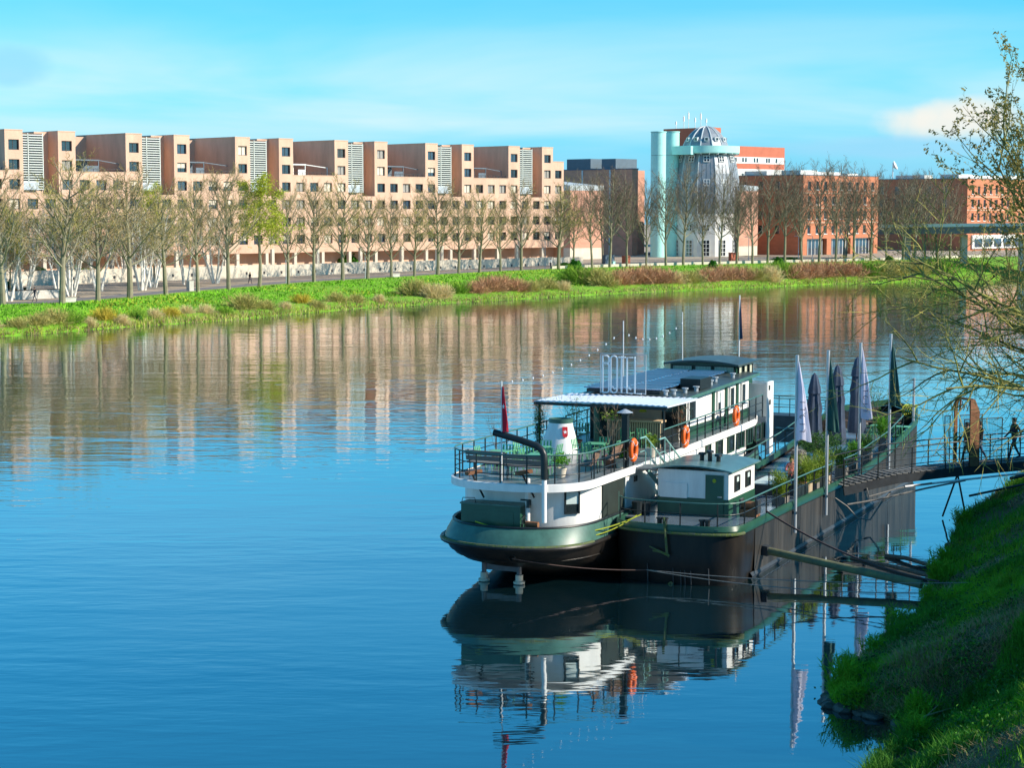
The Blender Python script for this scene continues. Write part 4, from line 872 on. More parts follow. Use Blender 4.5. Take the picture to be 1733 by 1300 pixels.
m.loft([[(x, y, z + .045 * (y - 6.5) * .5 + .10 * (1 - (x / 2.25) ** 2)) for x in (-2.25, -1.2, 0, 1.2, 2.25)] for y, z in ((6.6, 5.40), (16.6, 5.40))], close=False)
m.loft([[(x, y, z + .045 * (y - 6.5) * .5 + .10 * (1 - (x / 2.25) ** 2)) for x in (2.25, 1.2, 0, -1.2, -2.25)] for y, z in ((6.6, 5.32), (16.6, 5.32))], close=False)
rf = m.build('roof', 'roof_dark', wb)
m = MB(); m.beam((2.25, 6.6, 5.36), (2.25, 16.6, 5.585), .05, .12); m.beam((-2.25, 6.6, 5.36), (-2.25, 16.6, 5.585), .05, .12); m.beam((-2.25, 16.6, 5.6), (2.25, 16.6, 5.6), .05, .12); m.build('roof_edge', 'rail_green', rf)
def rz_(x, y): return 5.40 + .0225 * (y - 6.5) + .10 * (1 - (x / 2.25) ** 2)
spm = {}
for ci, (x0, x1) in enumerate(((-2.12, -.55), (-.45, 1.12))):
    for i in range(7):
        y0 = 6.85 + i * 1.24 + ci * .02
        if ci == 1 and i == 0: pass
        m = MB(); z0 = 5.66 + .006 * i; m.loft([[(x0, y0, z0), (x1, y0, z0), (x1, y0, z0 + .035), (x0, y0, z0 + .035)], [(x0, y0 + 1.2, z0 + .03), (x1, y0 + 1.2, z0 + .03), (x1, y0 + 1.2, z0 + .065), (x0, y0 + 1.2, z0 + .065)]], capb=True, capt=True)
        sp_ = m.build('solar_panel', 'solar', rf)
        m = MB()
        for f in (.0, .33, .66, 1.0): m.beam((x0, y0 + .01 + 1.18 * f, z0 + .045 + .03 * f), (x1, y0 + .01 + 1.18 * f, z0 + .045 + .03 * f), .022, .022)
        m.build('panel_frame', 'steel_pale', sp_)
    MB().box(x0 + .1, x1 - .1, 6.9, 15.4, 5.5, 5.63).build('panel_rack', 'post_black', rf)
ac = MB(); ac.box(1.15, 2.0, 9.2, 10.6, 5.52, 5.95); ac.build('roof_unit', 'post_black', rf)
for (x, y) in ((1.5, 7.4), (1.7, 8.2), (1.75, 11.3), (1.6, 12.4), (1.8, 14.2), (1.3, 7.0), (1.9, 9.0)): m = MB(); m.lathe([(.09, 0), (.09, .16), (.14, .17), (.14, .22)], 10, c=(x, y, rz_(x, y) - .02)); m.build('roof_vent', 'steel_pale', rf)
for u, v, vt in ((1055, 640, 543), (1155, 628, 528)):
    p = bl(WO, u, v, z=5.65); q = bl(WO, u, vt, y=p.y); m = MB(); m.tube([p, q], .022, 6); m.build('mast', 'paint_white', rf)
# wheelhouse
wx, wy0, wy1 = 1.52, 15.6, 18.0
m = MB(); m.box(-wx, wx, wy0, wy1, 3.6, 6.08); wh_ = m.build('wheelhouse', 'paint_green', wb)
m = MB(); xs_ = [-1.72, -1.2, -.6, 0, .6, 1.2, 1.72]
m.loft([[(x, y, 6.06 + .16 * (1 - (x / 1.72) ** 2)) for x in xs_] + [(x, y, 5.98 + .16 * (1 - (x / 1.72) ** 2)) for x in reversed(xs_)] for y in (15.25, 18.3)], capb=True, capt=True); m.build('wheelhouse_roof', 'roof_dark', wh_)
for x, w in ((-.95, .95), (0.02, .8), (.97, .95)): win_part(wh_, (x, wy0 - .03, 5.64), w, .32, (0, -1), glass='curtain_pale', fm='post_black', t=.03)
for y in (16.0, 16.8, 17.55): win_part(wh_, (wx + .03, y, 5.5), .5, .5, (1, 0), glass='curtain_pale', fm='post_black', t=.03)
# bow screen and bulwark
def bowside(s):
    P = [(2.60, 16.75), (2.60, 17.3), (2.45, 18.2), (2.1, 19.1), (1.4, 20.2), (.4, 21.0)]; T = [5.2, 5.24, 5.16, 5.0, 4.9, 4.85]
    m = MB(); m.loft([[(s * x, y, 2.0), (s * x, y, t), (s * (x - .07), y - .02, t), (s * (x - .07), y - .02, 2.0)] for (x, y), t in zip(P, T)], close=True, capb=True, capt=True); return m
for s in (-1, 1): bowside(s).build('bow_bulwark', 'paint_white', wb, smooth=True)
m = MB(); m.box(HX - .3, 2.54, 16.78, 16.84, 3.7, 5.14); m.build('bow_screen', 'paint_white', wb)
for y, z in ((16.9, 4.85), (17.0, 4.2)): MB().box(2.59, 2.62, y, y + .2, z, z + .22).build('hawse_vent', 'post_black', wb)
# terrace canopy and bar
m = MB(); nx_ = 46
up_, dn_ = [], []
for yy, zz2 in ((3.2, 5.44), (6.9, 5.40)):
    up_.append([(lerp(-2.72, 2.72, i / nx_), yy, zz2 + .025 * (i % 2) + .03 * (1 - (2 * i / nx_ - 1) ** 2)) for i in range(nx_ + 1)]); dn_.append([(x, y, z - .05) for x, y, z in reversed(up_[-1])])
m.loft([a_ + b_ for a_, b_ in zip(up_, dn_)], capb=True, capt=True); cn = m.build('terrace_canopy', 'canopy_white', wb)
MB().box(-2.7, 2.7, 3.16, 3.24, 5.30, 5.41).build('canopy_beam', 'post_black', cn)
for x, mt, r_ in ((-.22, 'paint_green', .11), (-2.6, 'post_black', .05), (2.5, 'post_black', .04)): MB().tube([(x, 3.45, 3.55), (x, 3.45, 5.45)], r_, 10).build('column', mt, cn)
MB().box(-1.86, -.5, 6.90, 6.945, 3.56, 5.36).build('terrace_door', 'interior_dark', wb); MB().box(-.5, 1.88, 6.905, 6.946, 3.56, 5.36).build('bar_backdrop', 'interior_cream', wb)
MB().box(1.2, 1.86, 6.85, 6.904, 4.2, 5.2).build('bar_hatch', 'boat_glass', wb); MB().box(-1.15, -.45, 6.3, 6.9, 3.56, 5.36).build('bar_cabinet', 'interior_dark', wb)
bar = bthing(WO, 'bar_counter', 'slatted wooden bar counter under the terrace canopy', 'bar', (.6, 5.4, 3.555))
MB().box(-1.15, 1.2, -.30, .30, 1.02, 1.09).build('counter_top', 'wood_pale', bar); MB().box(-1.08, 1.12, -.14, .2, 0, 1.02).build('carcass', 'interior_dark', bar)
sl = MB().box(-.028, .028, -.19, -.145, .03, 1.0).mesh('slat', 'wood_pale')
for i in range(24): inst(sl, 'slat', bar, (-1.05 + i * .0935, 0, 0))
pl_ = bthing(WO, 'pendant_lamp', 'small brass pendant lamp hanging over the bar', 'lamp', (.75, 5.9, 4.95)); m = MB(); m.lathe([(.03, .18), (.05, .12), (.17, -.05)], 12, cap=False); m.build('shade', 'rope_yellow', pl_); MB().tube([(0, 0, .15), (0, 0, .6)], .008, 4).build('cord', 'post_black', pl_)
# name sign BOTEL
sg = bthing(WO, 'botel_sign', 'tall white BOTEL lettering on a wire-mesh frame above the terrace canopy', 'sign', (0, 6.5, 5.5))
a = bl(WO, 1016, 664, y=6.5); b = bl(WO, 1093, 601, y=6.5); sx0, sx1, sz1 = a.x, b.x, b.z - 5.5
m = MB(); W_ = sx1 - sx0
for p, q in (((sx0, 0, 0), (sx0, 0, sz1)), ((sx1, 0, 0), (sx1, 0, sz1)), ((sx0, 0, sz1), (sx1, 0, sz1)), ((sx0, 0, .05), (sx1, 0, .05))): m.tube([p, q], .018, 5)
m.build('frame', 'steel_pale', sg)
m = MB(); st = .075; n_ = int((W_ + sz1) / st)
for i in range(1, n_):
    c = i * st
    x0, z0 = (c, 0) if c <= W_ else (W_, c - W_); x1, z1 = (0, c) if c <= sz1 else (c - sz1, sz1); m.tube([(sx0 + x0, .02, z0), (sx0 + x1, .02, z1)], .003, 3, cap=False); m.tube([(sx1 - x0, .02, z0), (sx1 - x1, .02, z1)], .003, 3, cap=False)
m.build('wire_mesh', 'steel_pale', sg)
Hh = sz1 * .93; lw = W_ * .14; g = W_ * .035
def letter(pts_list, x):
    m = MB()
    for pts in pts_list: m.tube([(x + p * lw, -.05, .04 + q * Hh) for p, q in pts], .034, 6)
    return m.build('letter', 'white_mark', sg, smooth=True)
arc_ = lambda cx, cz, rx, rz, a0, a1, n=9: [(cx + rx * math.cos(R(lerp(a0, a1, i / n))), cz + rz * math.sin(R(lerp(a0, a1, i / n)))) for i in range(n + 1)]
xx = sx0 + W_ * .06
letter([[(0, 0), (0, 1), (.55, 1)] + arc_(.55, .93, .45, .07, 90, 0) + [(1, .85)] + arc_(.6, .85, .4, .05, 0, -90) + [(0, .80)], [(.55, .80)] + arc_(.6, .74, .4, .06, 90, 0) + [(1, .06)] + arc_(.6, .06, .4, .06, 0, -90) + [(0, 0)]], xx)
letter([arc_(.5, .92, .5, .08, 0, 180) + arc_(.5, .08, .5, .08, 180, 360) + [(1, .92)], [(.02, .13), (.35, .17), (.6, .10), (.98, .14)]], xx + lw * 1.28)
letter([[(.5, 0), (.5, 1)], [(0, .97), (1.15, .97)]], xx + lw * 2.5)
letter([[(1.05, .97), (0.1, .97), (.1, 0), (1.0, 0)], [(.1, .14), (.45, .15), (.75, .10)]], xx + lw * 3.75)
letter([[(0.1, 1), (.1, 0), (1.15, 0)]], xx + lw * 5.0)
# funnel
fb_ = bl(WO, 940, 768, z=3.56); fn = thing('ship_funnel', 'white oval ship funnel with green rim and red star shield on the stern terrace', 'funnel', l2w(WO, (fb_.x, fb_.y + .35, 3.55)), BA)
def ov(r, z, k=.85): return [(r * math.cos(6.2832 * i / 28) + .06 * z, r * k * math.sin(6.2832 * i / 28), z) for i in range(28)]
m = MB(); m.loft([ov(.82, 0), ov(.74, .3), ov(.60, .7), ov(.50, 1.0), ov(.455, 1.2)]); m.build('casing', 'paint_white', fn, smooth=True)
m = MB(); m.loft([ov(.47, 1.17), ov(.475, 1.32), ov(.40, 1.33), ov(.38, 1.1)]); m.build('rim', 'paint_green_pale', fn, smooth=True); m = MB(); m.loft([ov(.385, 1.12), ov(.05, 1.1)], capt=True); m.build('throat', 'rust', fn)
a = R(-52); shx = Vector((.605 * math.cos(a) + .05, .605 * .86 * math.sin(a), .86)); m = MB(); m.loft([[(-.10, 0, .2), (.10, 0, .2), (.10, 0, -.13), (.055, 0, -.2), (-.055, 0, -.2), (-.10, 0, -.13)], [(-.10, .03, .2), (.10, .03, .2), (.10, .03, -.13), (.055, .03, -.2), (-.055, .03, -.2), (-.10, .03, -.13)]], capb=True, capt=True)
sh_ = m.build('shield', 'shield_red', fn); sh_.location = shx; sh_.rotation_euler = (R(-17), 0, R(30))
m = MB(); m.quad(*[((.085 if i % 2 == 0 else .034) * math.sin(i * .6283), -.006, (.085 if i % 2 == 0 else .034) * math.cos(i * .6283)) for i in range(10)]); m.build('star', 'white_mark', sh_)
# stern flag
f0 = bl(WO, 849, 818, y=-5.75); f1 = bl(WO, 848.5, 645, y=-5.75); fp = thing('ensign_staff', 'white flagstaff with furled red ensign at the stern rail', 'flag', l2w(WO, (f0.x, -5.75, f0.z)), BA); Hf = f1.z - f0.z
MB().tube([(0, 0, -.1), (0, 0, Hf)], .026, 8).build('staff', 'paint_white', fp)
def furled(H0, H1, w0, w1, seed, lean=0.0, n=12, folds=5):
    r = random.Random(seed); m = MB(); rings = []
    for k in range(n + 1):
        f = k / n; z = lerp(H1, H0, f); w = lerp(w0, w1, f ** .85); rg_ = []
        for j in range(20):
            a = 6.2832 * j / 20; q = 1 + .28 * math.sin(a * folds + f * 3 + seed) * min(1, f * 3)
            rg_.append((.02 + w * .5 + w * .52 * q * math.cos(a) * .98 + lean * f, w * .26 * q * math.sin(a) + .02 * math.sin(f * 6 + seed), z + (.10 * w * math.sin(a * 2 + seed) if k == n else 0)))
        rings.append(rg_)
    m.loft(rings, capb=True, capt=True); return m
furled(Hf - 1.72, Hf - .18, .06, .19, 3, .02).build('ensign', 'red_cloth', fp, smooth=True)
m = MB(); m.quad(*[((.06 if i % 2 == 0 else .024) * math.sin(i * .6283), 0, (.1 if i % 2 == 0 else .04) * math.cos(i * .6283)) for i in range(10)]); o = m.build('star', 'white_mark', fp); o.location = (.10, -.075, Hf - .85)
# lifebuoys
def torus(R1, r1, n=28, k=10):
    m = MB(); m.tube([(R1 * math.cos(6.2832 * i / n), 0, R1 * math.sin(6.2832 * i / n)) for i in range(n + 1)], r1, k, cap=False); return m
tb = torus(.255, .085).mesh('ring', 'buoy_orange', smooth=True); tr_ = MB()
for i in range(4): a = i * 1.5708 + .7; tr_.tube([(.255 * math.cos(a) + .095 * math.cos(t * .7) * math.cos(a), .095 * math.sin(t * .7), .255 * math.sin(a) + .095 * math.cos(t * .7) * math.sin(a)) for t in range(10)], .012, 4, cap=False)
tr_me = tr_.mesh('rope_band', 'white_mark')
for u, v, lab in ((1072, 762, 'orange lifebuoy nearest the stern on the white boat rail'), (1160, 739, 'orange lifebuoy in the middle of the starboard rail beside the stair'), (1246, 704, 'orange lifebuoy farthest forward on the starboard rail')):
    p = bl(WO, u, v, x=2.66); t = bthing(WO, 'lifebuoy', lab, 'lifebuoy', p, R(90), 'lifebuoys on the white boat rail'); o = inst(tb, 'ring', t); o.scale = (1, 1, 1.3); o = inst(tr_me, 'rope_band', t); o.scale = (1, 1, 1.3)
# lamp post on the terrace edge
p = bl(WO, 1058, 789, x=2.35); lp = bthing(WO, 'terrace_lamp', 'black square lamp post on the starboard terrace edge', 'lamp', (2.35, p.y, 3.55)); MB().box(-.11, .11, -.11, .11, 0, 1.95).build('post', 'post_black', lp); m = MB(); m.lathe([(.3, 0), (.05, .12)], 12, c=(0, -.05, 2.0)); m.build('shade', 'steel_pale', lp)
# stair from terrace down to the barge
stt = bthing(WO, 'boarding_stair', 'pale green stair with tube handrails from terrace to barge', 'stair', (2.66, 1.0, 0))
for i in range(9): f = i / 8; MB().box(.02, .72, .1 + f * 3.0, .36 + f * 3.0, lerp(3.45, 1.75, f), lerp(3.49, 1.79, f)).build('tread', 'deck_grey', stt)
for x in (0, .74):
    MB().beam((x, 0, 3.42), (x, 3.3, 1.6), .03, .18).build('stringer', 'stair_green', stt); m = MB(); m.tube([(x, -.6, 4.55), (x, 0, 4.55), (x, 3.3, 2.72), (x, 3.35, 1.62)], .032, 6); m.tube([(x, -.6, 4.05), (x, 0, 4.05), (x, 3.3, 2.2)], .016, 6); m.build('handrail', 'stair_green', stt)
    for f in (0, .17, .33, .5, .66, .83): MB().tube([(x, 3.3 * f, lerp(3.42, 1.62, f)), (x, 3.3 * f, lerp(4.55, 2.72, f))], .018, 5).build('baluster', 'stair_green', stt)
MB().box(-.1, .74, -.9, .1, 3.47, 3.53).build('landing', 'deck_grey', stt)
# furniture
def bench(label, p, rz, L_=1.5, wood='wood_grey', o=WO, back=True):
    t = bthing(o, 'slatted_bench', label, 'bench', p, rz, None)
    for k in range(3): MB().box(-L_ / 2, L_ / 2, -.22 + k * .15, -.09 + k * .15, .43, .465).build('seat_slat', wood, t)
    if back:
        for k in range(2): MB().beam((-L_ / 2, .25 + k * .05, .62 + k * .19), (L_ / 2, .25 + k * .05, .62 + k * .19), .035, .165, up=(0, .25, 1)).build('back_slat', wood, t)
    for s in (-1, 1):
        m = MB(); m.tube([(s * (L_ / 2 - .12), -.2, 0), (s * (L_ / 2 - .12), -.2, .42), (s * (L_ / 2 - .12), .2, .42), (s * (L_ / 2 - .12), .33, .92)], .02, 5); m.tube([(s * (L_ / 2 - .12), .2, .42), (s * (L_ / 2 - .12), .22, 0)], .02, 5); m.build('frame', 'post_black', t)
    return t
TZ_ = 3.555
bench('grey slatted bench at the port corner of the stern rail', (-1.28, -4.05, TZ_), R(178), 1.55)
bench('grey slatted bench in the middle of the stern rail', (.36, -4.45, TZ_), R(181), 1.6)
bench('brown slatted bench at the starboard quarter, nearer the davit', (1.92, -2.75, TZ_), R(-78), 1.45, 'wood_bench')
bench('brown slatted bench at the starboard rail, nearer the lamp post', (2.08, -1.05, TZ_), R(-86), 1.45, 'wood_bench')
def chair_meshes():
    P = []
    m = MB()
    for k in range(5): m.box(-.19, .19, -.19 + k * .08, -.13 + k * .08, .44, .458)
    P.append(('seat', m.mesh('seat', 'chair_green'))); m = MB()
    for k in range(4): m.beam((-.18 + k * .12, .2, .5), (-.18 + k * .12, .26, .84), .06, .015)
    m.tube([(-.2, .19, .44), (-.2, .27, .86), (.2, .27, .86), (.2, .19, .44)], .014, 5); P.append(('backrest', m.mesh('backrest', 'chair_green')))
    for sx in (-1, 1):
        for sy in (-1, 1): m = MB(); m.tube([(sx * .19, sy * .19, .44), (sx * .22, sy * .23, 0)], .014, 5); P.append(('leg', m.mesh('leg', 'chair_green')))
    m = MB()
    for sx in (-1, 1): m.tube([(sx * .2, .23, .64), (sx * .22, -.16, .64), (sx * .22, -.2, .44)], .012, 5)
    P.append(('armrest', m.mesh('armrest', 'chair_green'))); return P
CHM = chair_meshes()
def chair(label, p, rz, o=WO, group='green metal chairs'):
    t = bthing(o, 'metal_chair', label, 'chair', p, rz, group)
    for nm, me in CHM: inst(me, nm, t)
def table(label, p, rz, o=WO, w=.7, l=.7):
    t = bthing(o, 'metal_table', label, 'table', p, rz, 'green metal tables'); MB().box(-l / 2, l / 2, -w / 2, w / 2, .71, .735).build('table_top', 'chair_green', t)
    for sx in (-1, 1):
        for sy in (-1, 1): MB().tube([(sx * (l / 2 - .08), sy * (w / 2 - .08), .71), (sx * (l / 2 - .04), sy * (w / 2 - .04), 0)], .014, 5).build('leg', 'chair_green', t)
for i, (x, y, rz, lab) in enumerate(((-1.35, -3.05, 0, 'behind the port stern bench'), (.25, -3.3, .1, 'behind the middle stern bench'), (.95, .4, .2, 'right of the funnel'), (-.6, -1.35, 0, 'left of the funnel'), (-1.5, 4.6, 0, 'left of the green column'))):
    table('green metal table ' + lab, (x, y, TZ_), rz)
    for k, (dx, dy, a) in enumerate(((-.62, 0, R(90)), (.62, 0, R(-90)), (0, .6, 0), (0, -.62, R(180)))):
        if (k == 3 and i < 2) or (i == 4 and k in (1, 3)): continue
        chair('green metal chair ' + ('port', 'starboard', 'bow', 'stern')[k] + ' of the table ' + lab, (x + dx, y + dy, TZ_), a + rnd.uniform(-.2, .2))
chair('green metal chair pushed up at the bar front', (.55, 4.75, TZ_), R(180)); chair('green metal chair at the right end of the bar front', (1.25, 4.7, TZ_), R(175))
# potted plants
def twiggy(seed, h, n, mats, spread=.35, w=.012):
    r = random.Random(seed); m = MB()
    for i in range(n):
        q = Vector((r.gauss(0, .03), r.gauss(0, .03), 0)); d = Vector((r.gauss(0, spread), r.gauss(0, spread), 1)).normalized()
        for k in range(5):
            d = (d + rvec(r) * .16).normalized(); e = q + d * h / 5; ribbon(m, q, e, w * (1 - .15 * k), w * (.85 - .15 * k), d.cross(rvec(r)).normalized())
            if k > 1:
                for _ in range(2): f = (d + rvec(r) * .7).normalized(); ribbon(m, e, e + f * h * .16, w * .5, w * .25, f.cross(rvec(r)).normalized())
            q = e
    return m.mesh('stems', mats)
def leafcloud(seed, n, rx, rz, sz, mats, zc, name='foliage', droop=0):
    r = random.Random(seed); m = MB()
    for i in range(n):
        d = rvec(r) * (r.random() ** .4); d *= 1 + .35 * noise.noise(d * 2.5 + Vector((seed, 3, 1))); c = Vector((d.x * rx, d.y * rx, zc + d.z * rz)); a = rvec(r) * sz; b = (rvec(r) * .45 + Vector((0, 0, -droop))) * sz; k = len(m.v)
        m.v += [tuple(c - a), tuple(c + b), tuple(c + a)]; m.f.append((k, k + 1, k + 2)); m.mi.append(0)
    return m.mesh(name, mats)
def pot(t, r=.2, h=.32, mt='terracotta'): m = MB(); m.lathe([(r * .7, 0), (r, h), (r * 1.08, h), (r * 1.08, h + .05), (r * .9, h + .05), (r * .88, h - .02)], 14); m.build('pot', mt, t, smooth=True)
p = bl(WO, 1033, 790, z=3.56); t = bthing(WO, 'potted_tree', 'bare potted tree in a terracotta pot by the starboard rail', 'potted plant', (p.x, p.y, 3.555)); pot(t, .3, .34); inst(twiggy(3, 1.75, 22, 'stem_brown', .2, .022), 'stems', t, (0, 0, .3)); inst(leafcloud(4, 170, .42, .22, .055, 'leaf_bamboo', 1.85), 'foliage', t); MB().tube([(0, 0, .3), (.02, 0, 1.1)], .04, 6).build('stem', 'stem_brown', t)
p = bl(WO, 815, 760, z=4.1); t = bthing(WO, 'potted_tree', 'bare spindly potted sapling at the port rail of the stern', 'potted plant', (-2.1, -1.5, 3.555)); pot(t, .22, .3); inst(twiggy(5, 1.7, 14, 'stem_brown', .22, .013), 'stems', t, (0, 0, .3))
t = bthing(WO, 'climbing_plant', 'leafy climber on the left canopy post', 'plant', (-2.55, 3.3, 3.555)); inst(twiggy(6, 1.9, 9, 'stem_brown', .06, .015), 'stems', t); inst(leafcloud(7, 700, .22, 1.0, .07, 'leaf_green', 1.05), 'foliage', t)
t = bthing(WO, 'potted_bush', 'russet and green leafy bush behind the funnel', 'potted plant', (-1.15, 3.6, 3.555)); pot(t, .25, .35); inst(twiggy(8, 1.8, 20, 'stem_brown', .24, .014), 'stems', t, (0, 0, .3)); inst(leafcloud(9, 420, .5, .55, .06, 'leaf_bamboo', 1.5), 'foliage', t)
t = bthing(WO, 'climbing_plant', 'dry brown climber at the right canopy corner', 'plant', (2.1, 6.6, 3.555)); inst(twiggy(10, 1.8, 14, 'stem_brown', .05, .02), 'stems', t); inst(leafcloud(11, 260, .16, .85, .055, 'rust', .95), 'foliage', t)
for x, y, lab, mt in ((2.2, -.35, 'green leafy plant under the nearest lifebuoy', 'leaf_fresh'), (1.25, -3.6, 'low green plant box between the benches at the stern', 'leaf_fresh'), (2.2, 2.9, 'small leafy plant beside the boarding stair', 'leaf_bamboo')):
    t = bthing(WO, 'potted_plant', lab, 'potted plant', (x, y, 3.555)); pot(t, .2, .3, 'concrete'); inst(leafcloud(int(x * 100), 260, .32, .26, .09, mt, .62), 'foliage', t)
# festoon lights from the stern staff to the mast
def cable(label, a, b, sag, r, mt, name='rope', cat='rope', bulbs=0, n=18, o=None):
    P = [Vector(a).lerp(Vector(b), i / n) - Vector((0, 0, sag * 4 * (i / n) * (1 - i / n))) for i in range(n + 1)]
    t = thing(name, label, cat, P[0]) if bulbs else None; m = MB()
    if bulbs:
        m.tube([p - P[0] for p in P], r, 5); m.build('cable', mt, t); bm_ = MB().lathe([(.01, .05), (.035, 0), (.01, -.05)], 8).mesh('bulb', 'white_mark')
        for p in along(P, (P[-1] - P[0]).length / bulbs)[1:-1]: inst(bm_, 'bulb', t, p - P[0])
        return t
    m.tube(P, r, 6); return tag(m.build(name, mt), label, cat)
cable('festoon light string from the stern flagstaff towards the sign', l2w(WO, (f1.x, -5.75, f1.z - .05)), l2w(WO, (sx0 + .9, 6.5, 5.5 + sz1 + .9)), .45, .006, 'post_black', 'festoon_lights', 'string lights', 13)
cable('festoon light string between the two roof masts', l2w(WO, (sx0 + .9, 6.5, 5.5 + sz1 + .9)), l2w(WO, (0, 13.5, 8.2)), .6, .006, 'post_black', 'festoon_lights', 'string lights', 10)
b_ = bl(WO, 1240, 602, z=6.2); t = bthing(WO, 'bow_flag', 'furled dark blue flag on a white staff at the bow', 'flag', (b_.x, 19.5, 5.0)); m = MB(); m.tube([(0, 0, 0), (0, 0, 3.9)], .03, 6); m.build('staff', 'paint_white', t); furled(1.9, 3.7, .03, .13, 8).build('flag_cloth', 'ink', t, smooth=True)
# ================================================================ BARGE
mat('hull_grey', (.008, .009, .010), .5, scale=1.1, col2=(.058, .054, .047), stretch=(2.2, 2.2, .22), bump=.1, detail=7)  # darkened below the hull's own grey to stand in for bank shade
mat('steel_dark', (.035, .04, .045), .45, .3, 3.)
mat('planter_wood', (.42, .33, .22), .8, .25, 4., stretch=(5, 5, .6)); mat('planter_grey', (.19, .175, .155), .8, .25, 4., stretch=(5, 5, .6))
mat('roof_teal', (.10, .19, .18), .3, .2, 1.5, spec=.6)
GZ = [(-3, 2.06), (2, 2.04), (7, 1.98), (11, 1.88), (14, 1.84), (20, 2.15), (27, 3.1), (31, 3.4)]
gz = lambda y: interp(GZ, y)
dzf = lambda y: interp([(-3, 1.96), (2.9, 1.96), (3.3, 1.52), (15, 1.52), (21, 1.85), (27, 2.45), (31, 2.6)], y)
bg_ = thing('moored_barge', 'dark barge with green-trimmed deck cabin moored beside the white boat', 'barge', BO, BA)
def bring(off, y0, hw, arc, bow, zf): return [Vector((p.x, p.y, zf(p.y) + off)) for p in ring(0, y0, hw, arc, bow, e=3.2, full=.86)]
fl = lambda z: (lambda y: z)
m = MB(); m.loft([bring(0, -2.2, 1.9, 1.6, 29.2, fl(-.7)), bring(0, -2.75, 2.2, 1.5, 29.6, fl(0)), bring(0, -2.85, 2.28, 1.5, 29.9, lambda y: gz(y) * .5), bring(-.3, -2.88, 2.30, 1.5, 30.2, gz)]); m.build('hull', 'hull_black', bg_, smooth=True)
m = MB(); m.loft([bring(-.30, -2.90, 2.31, 1.5, 30.25, gz), bring(-.16, -2.95, 2.35, 1.5, 30.3, gz), bring(-.0, -2.90, 2.31, 1.5, 30.25, gz), bring(.0, -2.80, 2.21, 1.5, 30.1, gz), bring(-.25, -2.80, 2.21, 1.5, 30.1, gz)]); m.build('gunwale', 'paint_green', bg_, smooth=True)
rr_ = bring(-.27, -2.94, 2.34, 1.5, 30.3, gz); m = MB(); m.tube(rr_[2:NA - 1], .055, 7); m.build('moss_growth', 'moss', bg_)
m = MB()
for a, b in zip([-2.8, 0, 2.9, 3.0, 9, 15, 21, 24], [0, 2.9, 3.0, 9, 15, 21, 24, 29.8]):
    w = 2.2 if a < 24 else 1.5; w0 = 1.7 if a < -1 else w; m.quad((-w0, a, dzf(a)), (w0, a, dzf(a)), (w if b < 29 else .4, b, dzf(b)), (-w if b < 29 else -.4, b, dzf(b)))
m.build('deck', 'deck_blue', bg_)
for i in range(9):
    y0 = -.6 + i * 2.92; m = MB(); y1 = y0 + 2.89; m.loft([[(2.285, y0, .22), (2.30, y0, .22), (2.318, y0, gz(y0) - .33), (2.285, y0, gz(y0) - .33)], [(2.285, y1, .22), (2.30, y1, .22), (2.318, y1, gz(y1) - .33), (2.285, y1, gz(y1) - .33)]], capb=True, capt=True); m.build('hull_plate', 'hull_grey', bg_)
m = MB(); m.loft([[(2.26, y, -.1), (2.36, y, .12), (2.27, y, .24)] for y in (-1.0, 25)], close=False); m.build('chine_strake', 'steel_dark', bg_)
# cabin on the stern
cx0, cx1, cy0, cy1, cz = -1.45, 1.2, -.15, 3.0, 1.955
MB().box(cx0, cx1, cy0, cy1, cz, cz + .64).build('cabin_skirt', 'paint_green', bg_); cw_ = MB().box(cx0 + .015, cx1 - .015, cy0 + .015, cy1 - .015, cz + .64, cz + 1.62).build('cabin_wall', 'paint_white', bg_)
m = MB(); xs_ = [lerp(cx0 - .16, cx1 + .16, i / 10) for i in range(11)]; cmid = (cx0 + cx1) / 2
zr = lambda x, y: cz + 1.61 + .16 * (1 - ((x - cmid) / 1.5) ** 2)
m.loft([[(x, y, zr(x, y) + .05) for x in xs_] + [(x, y, zr(x, y)) for x in reversed(xs_)] for y in (cy0 - .18, cy1 + .18)], capb=True, capt=True); crf = m.build('cabin_roof', 'roof_teal', bg_)
for dx, h in ((-.12, .22), (.18, .3), (.5, .2)): m = MB(); m.lathe([(.08, 0), (.08, h), (.15, h), (.13, h + .08)], 12, c=(cmid + dx, 1.2, zr(cmid + dx, 0) + .04)); m.build('roof_vent', 'post_black', crf)
a = bl(BO, 1194, 850, y=cy0); b = bl(BO, 1225, 793, y=cy0); m = MB(); m.box(a.x, b.x, cy0 - .035, cy0 - .003, cz + .02, cz + 1.5); dr = m.build('door', 'paint_green', bg_)
m = MB(); m.lathe([(.07, 0), (.07, .02)], 14); o = m.build('porthole', 'rope_yellow', dr); o.location = ((a.x + b.x) / 2, cy0 - .035, cz + 1.3); o.rotation_euler = (R(90), 0, 0); MB().box(b.x - .2, b.x - .06, cy0 - .08, cy0 - .036, cz + .72, cz + .745).build('handle', 'steel_pale', dr)
MB().box(cx0 + .1, a.x - .68, cy0 - .05, cy0 + .01, cz + .62, cz + 1.15).build('locker_hatch', 'paint_white', bg_)
for y, w in ((.75, .46), (2.05, .46)): win_part(bg_, (cx1 + .02, y, cz + .86), w, .56, (1, 0), blind=('blind_pale', .6), t=.05)
